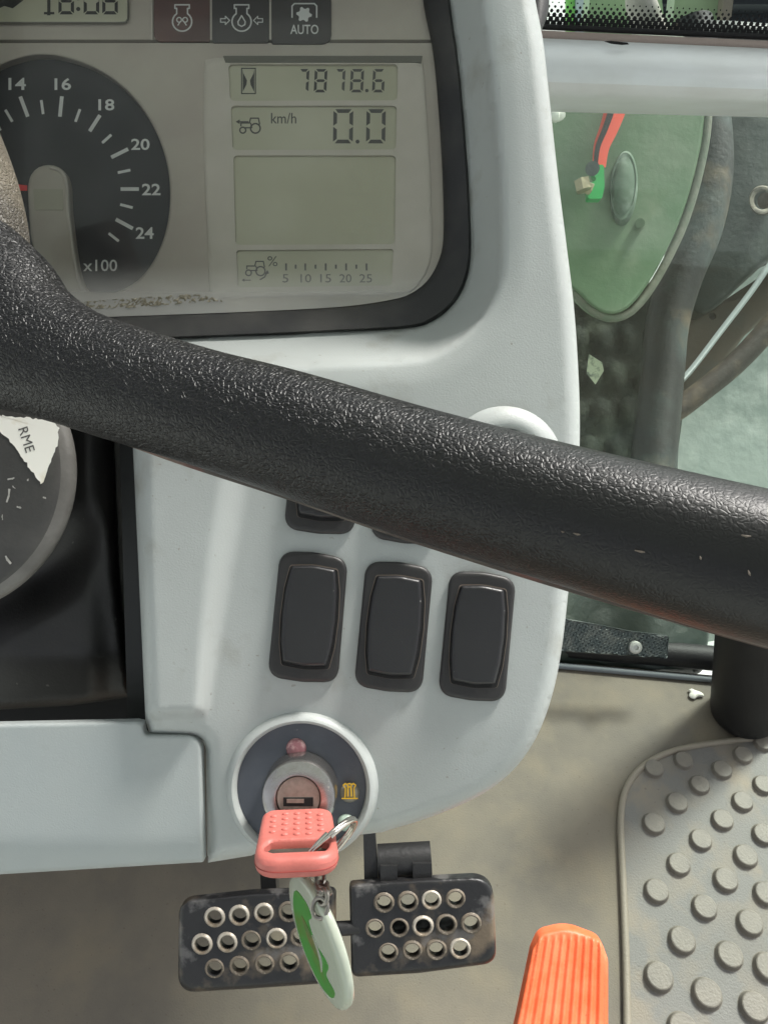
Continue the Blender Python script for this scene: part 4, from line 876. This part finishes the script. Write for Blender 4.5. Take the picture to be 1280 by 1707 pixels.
# chain
ch = thing('key_chain', 'short twisted steel chain between split ring and fob', 'chain', D(538, 1480, 0.04))
def link(p, q, rw, rl, turn):
    p = Vector(p); q = Vector(q); d = (q-p).normalized(); s = d.orthogonal(); s.rotate(Matrix.Rotation(turn, 3, d)); m_ = (p+q)/2; L_ = (q-p).length/2+rl
    return tube([m_+d*L_*math.cos(a)+s*rw*math.sin(a) for a in np.linspace(0, 2*math.pi, 28, endpoint=False)], 0.00072, 8, closed=True)
cpts = [D(530, 1458, 0.026), D(538, 1474, 0.040), D(539, 1488, 0.049), D(538, 1503, 0.050), D(529, 1524, 0.050)]
for i in range(len(cpts)-1):
    V, Fa = link(cpts[i], cpts[i+1], 0.0019, 0.0009, i*1.45+0.4); mk('link', V, Fa, M_steel, ch)
tw = [cpts[1].lerp(cpts[2], t)+NX*0.0016*math.cos(t*22)+NZ*0.0016*math.sin(t*22) for t in np.linspace(-0.1, 1.1, 50)]
V, Fa = tube(tw, 0.0006, 8); mk('twisted_wire', V, Fa, M_steel, ch)
# fob
fo = thing('key_fob', 'round milky plastic key fob with green insert hanging from the key', 'key fob', D(540, 1668, 0.04))
fc_ = Vector(((533-CX)*(DD-0.038)/F, -(1566-CY)*(DD-0.038)/F, 0.038)); f1 = Vector((0.245, -0.97, 0)).normalized(); pp_ = Vector((0.97, 0.245, 0)).normalized(); zz = Vector((0, 0, 1)); f2 = (pp_*0.46+zz*0.888).normalized(); fn = (-pp_*0.888+zz*0.46).normalized()
def fob(u, v, w): q = fc_+f1*u+f2*v+fn*w; return loc(q.x, q.y, q.z)
Rf = 0.0208; pr = [(0.0, -0.0017), (0.93, -0.0017), (0.98, -0.0013), (1.0, -0.0005), (1.0, 0.0005), (0.98, 0.0013), (0.93, 0.0017), (0.78, 0.0017), (0.0, 0.0017)]; n = 64; V = []
for r, h in pr:
    for i in range(n): a = 2*math.pi*i/n; V.append(fob(Rf*r*math.cos(a), Rf*r*math.sin(a), h))
Fa = [(j*n+i, j*n+(i+1) % n, (j+1)*n+(i+1) % n, (j+1)*n+i) for j in range(len(pr)-1) for i in range(n)]
mk('fob_body', V, Fa, M_acryl, fo, sharp=50)
M_fobbrown = mat('brown_fob_print', srgb(112, 104, 52), 0.4, var=(srgb(70, 110, 44), 200, 0.45, 0.6))
def fobprint(name, pts, w0, m):
    ins = catmull(pts, n=6); n = len(ins); V = [fob(a*1.0, b*1.0, w0) for a, b in ins]+[fob(a, b, 0.0015) for a, b in ins]
    mk(name, V, [tuple(range(n))]+[(i, (i+1) % n, n+(i+1) % n, n+i) for i in range(n)], m, fo, smooth=False)
fobprint('green_insert', [(-0.0145, -0.007), (-0.008, -0.0140), (0.002, -0.0172), (0.011, -0.0138), (0.0165, -0.006), (0.0168, 0.003), (0.0128, 0.008), (0.0095, 0.0035), (0.004, 0.0085), (0.0, 0.001), (-0.006, -0.001), (-0.0095, 0.0035), (-0.0135, 0.001)], 0.00182, M_fobgreen)
fobprint('brown_print', [(-0.006, -0.0075), (0.001, -0.0065), (0.006, -0.001), (0.0035, 0.0012), (-0.003, -0.0025)], 0.00190, M_fobbrown)
fobprint('white_streak', [(-0.002, -0.0008), (0.004, 0.001), (0.010, -0.0005), (0.005, 0.0032), (0.0, 0.002)], 0.00197, M_acryl)

# ================================================================== STEERING COLUMN (dark, lower left of the wheel)
sc_ = thing('steering_column', 'black plastic steering column housing left of the dashboard switches', 'steering column', D(80, 1190, -0.05))
def hcol(x, y):
    h = -0.030-0.012*sstep(140, 215, x)-0.010*sstep(1080, 1190, y)
    xc = 176+ (y-860)*0.13
    ridge = 0.004*math.exp(-((x-xc)/22.0)**2)*sstep(800, 900, y)
    dip = -0.012*sstep(0, 1, 1-abs((y-900-(170-x)*0.55))/90.0)*sstep(190, 60, x)
    return h+ridge+dip
V, Fa = sheet(resample(rounded([(-150, 620), (188, 620), (194, 760), (200, 960), (219, 1162), (120, 1176), (-150, 1192)], [0, 0, 20, 20, 6, 10, 0], 5), 10), [], D, hcol, step=7, thick=0.02, rnd=16, rnd_h=0.007); mk('housing', V, Fa, M_column, sc_, sharp=60)
dc = cv(-130, 785, DD-0.004); V, Fa = lathe([(0.0, 0.0030), (0.040, 0.0030), (0.0475, 0.0026), (0.0492, 0.0012)], dc.x, dc.y, loc, 96); mk('column_cap', V, Fa, M_disc, sc_, sharp=60)
V, Fa = lathe([(0.0488, 0.0014), (0.0512, 0.0008), (0.0526, -0.0006), (0.0532, -0.0025), (0.0525, -0.005), (0.046, -0.007), (0.040, -0.03)], dc.x, dc.y, loc, 96); mk('cap_rim', V, Fa, M_discrim, sc_, sharp=60)
Ds = lambda x, y, h=0.0: D(x, y, 0.0031+h)
stl = rounded([(-40, 690), (88, 700), (99, 712), (96, 742), (80, 785), (70, 810), (50, 782), (22, 740), (-40, 680)], [0, 6, 6, 6, 3, 4, 3, 3, 0], 3); stl = resample(stl, 5); stl = stl+np.random.normal(0, 0.9, stl.shape)
prt('sticker', [stl], M_label, sc_, Ds, 0.00015)
V, Fa = text('RME', (24, 725, 66, 741), Ds, 0.00025, rot=72); mk('sticker_text', V, Fa, M_ink, sc_, smooth=False)

M_scuff = mat('pale_scuff', srgb(170, 168, 162), 0.6)
for (x, y, a, b, w) in ((14, 826, 10, 1.75, 3.2), (19, 798, 5, -0.3, 2.4), (32, 846, 2.5, 0.4, 3), (14, 933, 7, 1.0, 3.6), (75, 830, 2, 0.5, 2), (24, 812, 2.5, 0.8, 1.6), (5, 862, 4, 1.5, 1.5), (48, 800, 2, 2.0, 1.5)):
    ln = stroke([(x-a*math.cos(b), y-a*math.sin(b)), (x+random.uniform(-2, 2), y), (x+a*math.cos(b), y+a*math.sin(b))], w)
    ln = [[(p[0]+random.uniform(-0.8, 0.8), p[1]+random.uniform(-0.8, 0.8)) for p in q] for q in ln]
    prt('scuff', ln, M_scuff, sc_, Ds, 0.0001)

# ================================================================== STEERING WHEEL
sw = thing('steering_wheel', 'grained black steering wheel crossing in front of the dashboard', 'steering wheel', cw(-150, 560, 0.235))
nodes = [(-330, 470, 0.235, 190, 0.020), (-200, 480, 0.235, 200, 0.020), (-90, 512, 0.232, 180, 0.019), (-10, 544, 0.229, 148, 0.018), (50, 578, 0.226, 116, 0.0172), (120, 610, 0.222, 100, 0.0165), (200, 638, 0.217, 97, 0.0165), (340, 680, 0.209, 97, 0.0165), (480, 721, 0.202, 103, 0.0165), (700, 790, 0.192, 109, 0.0165), (960, 863, 0.180, 116, 0.0165), (1280, 947, 0.168, 129, 0.0165), (1600, 1015, 0.160, 136, 0.0165)]
V, Fa = spoke(nodes, 72, 12); mk('spoke', V, Fa, M_leather, sw, sharp=80)
nodes = [(-150, 120, 0.245, 105, 0.014), (-108, 240, 0.243, 106, 0.015), (-82, 330, 0.24, 112, 0.016), (-66, 420, 0.236, 112, 0.016), (-70, 520, 0.232, 110, 0.014)]
V, Fa = spoke(nodes, 40, 8); us = mk('upper_spoke', V, Fa, M_leather_b, sw, sharp=80); us['label'] = 'worn brown upper spoke at the left picture edge'
# seam strip along the underside of the spoke
K_ = catmull([(120, 702, 0.235, 9), (300, 768, 0.222, 9), (480, 827, 0.212, 9), (700, 902, 0.200, 10), (960, 982, 0.188, 12), (1280, 1072, 0.176, 15), (1600, 1150, 0.168, 15)], closed=False, n=10)
V, Fa = tube([cw(k[0], k[1]-k[3]*0.35, k[2]) for k in K_], [k[3]*k[2]/F for k in K_], 14)
M_seamw = mat('brown_seam', srgb(60, 54, 50), 0.6, bump=(500, 0.0004, 4), var=(srgb(134, 70, 58), 14, 0.56, 0.66, 4), var2=(srgb(112, 104, 94), 30, 0.52, 0.68, 5))
mk('underside_seam', V, Fa, M_seamw, sw)
nick = []
for (x, y, a, b) in ((938, 886, 3, 0.2), (962, 890, 7, 0.2), (1068, 919, 11, 0.15), (1167, 930, 3, 1.3), (1248, 955, 5, 1.2), (1243, 893, 8, 0.1)):
    i = min(range(len(nodes)), key=lambda q: 0); t = float(np.interp(x, [700, 960, 1280], [0.192, 0.180, 0.168]))-0.0157
    dx, dy = a*math.cos(b), a*math.sin(b)
    V, Fa = tube([cw(x-dx, y-dy, t), cw(x, y+1, t-0.0004), cw(x+dx, y+dy, t)], [0.0001, 0.00024, 0.0001], 6); mk('nick', V, Fa, mat('pale_nick', srgb(104, 95, 85), 0.6), sw)

# ================================================================== PEDALS
PT = 0.54
def Pp(x, y, h=0.0): return cw(x, y, PT-h)
ring_prof = [(0.0051, -0.0020), (0.0050, 0.0002), (0.0054, 0.0010), (0.0061, 0.0013), (0.0067, 0.0009), (0.0074, -0.0003)]
RV, RF = lathe(ring_prof, 0, 0, lambda a, b, c: RC @ Vector((a, b, c)), 20)
ring0 = None
def pedal(loop, rings, label):
    global ring0
    c = loop.mean(0); o = thing('brake_pedal', label, 'pedal', Pp(c[0], c[1], -0.01), 'pair of perforated brake pedals')
    holes = [circle(x, y, 12.2, 18) for x, y in rings]
    mp = lambda x, y, h: cw(x, y, PT-h)
    V, Fa = sheet(resample(loop, 6), holes, mp, lambda x, y: -0.0006*math.sin(x/31.0)*math.sin(y/23.0)+0.000012*(y-c[1])*0.3, step=9, thick=0.006, rnd=10, rnd_h=0.004); mk('pad', V, Fa, M_pedal, o, sharp=50)
    for x, y in rings:
        p = Pp(x, y, 0.0)-o.location; k = random.uniform(0.95, 1.04)
        dirty = random.random() < 0.42
        if ring0 is None: ring0 = mk('raised_ring', RV, RF, M_ring, o, at=(0, 0, 0)); ring0.location = p
        else:
            q = dup(ring0, o, p, rot=(random.uniform(-0.04, 0.04), random.uniform(-0.04, 0.04), 0), scale=(k, k, k))
            if dirty: q.material_slots[0].link = 'OBJECT'; q.material_slots[0].material = M_ring_dirty
    return o
lp1 = rounded([(299, 1502), (420, 1489), (560, 1484), (560, 1638), (420, 1648), (297, 1655)], [24, 30, 10, 10, 30, 26], 7)
r1 = [(358, 1529), (399, 1526), (440, 1522), (481, 1520), (337, 1574), (379, 1571), (419, 1567), (461, 1564), (500, 1562), (358, 1614), (399, 1610), (441, 1607), (482, 1604)]
p1 = pedal(lp1, r1, 'left perforated black brake pedal with worn pale rings, behind the fob')
lp2 = rounded([(582, 1474), (700, 1466), (822, 1460), (827, 1605), (700, 1622), (586, 1629)], [7, 30, 34, 22, 30, 12], 7)
r2 = [(640, 1505), (680, 1503), (719, 1500), (759, 1498), (625, 1547), (665, 1546), (705, 1544), (744, 1541), (785, 1539), (647, 1587), (687, 1584), (727, 1583), (767, 1581)]
p2 = pedal(lp2, r2, 'right perforated black brake pedal with pivot bracket above it')
V, Fa = sheet(rounded([(604, 1330), (622, 1330), (630, 1470), (633, 1500), (608, 1500)], 2), [], lambda x, y, h: cw(x, y, PT+0.012-h), None, step=0, thick=0.014); mk('arm', V, Fa, M_arm, p2)
V, Fa = tube([cw(630, 1436, PT+0.02), cw(718, 1431, PT+0.02)], 0.0118, 24); mk('pivot_tube', V, Fa, M_arm, p2)
V, Fa = tube([cw(640, 1549, PT+0.014), cw(758, 1542, PT+0.014)], 0.0075, 16); mk('cross_tube', V, Fa, M_arm, p2)
V, Fa = join(box(cw(648, 1456, PT+0.012), 0.012, 0.016, 0.012, (NX, NY, NZ)), box(cw(703, 1452, PT+0.012), 0.013, 0.016, 0.012, (NX, NY, NZ))); mk('bracket', V, Fa, M_arm, p2, smooth=False)
V, Fa = sheet(rounded([(430, 1380), (455, 1380), (462, 1500), (436, 1500)], 2), [], lambda x, y, h: cw(x, y, PT+0.03-h), None, step=0, thick=0.012); mk('arm', V, Fa, M_arm, p1)
V, Fa = tube([cw(545, 1549, PT+0.004), cw(600, 1546, PT+0.004)], 0.0048, 16); mk('locking_bar', V, Fa, M_arm, p1)

# accelerator
AT = 0.60
ac = thing('accelerator_pedal', 'ribbed orange accelerator pedal at the bottom of the picture', 'pedal', cw(940, 1800, AT))
def Pa(x, y, h=0.0): return cw(x, y, AT+0.00022*(1707-y)-h)
lpa = resample(rounded([(899, 1556), (945, 1545), (1001, 1566), (1013, 1600), (1013, 1707), (1010, 1860), (826, 1860), (862, 1700), (886, 1585)], [22, 60, 26, 30, 100, 10, 10, 60, 30], 6), 5)
def hac(x, y):
    xl = float(np.interp(y, [1545, 1585, 1700, 1860], [892, 884, 862, 826])); xr = 1014.0
    s = (x-xl)/(xr-xl); edge = min(1, max(0, min((s-0.03)/0.05, (0.97-s)/0.05, (y-1556-10*abs(s-0.5))/12)))
    return 0.0011*edge*math.cos((s*10.0)*2*math.pi)
V, Fa = sheet(lpa, [], Pa, hac, step=2.6, thick=0.008, rnd=7, rnd_h=0.003); mk('pad', V, Fa, M_orange, ac, sharp=70)
V, Fa = tube([cw(930, 1720, AT+0.02), fl(930, 1640, 0.0)], 0.010, 14); mk('stem', V, Fa, M_arm, ac)
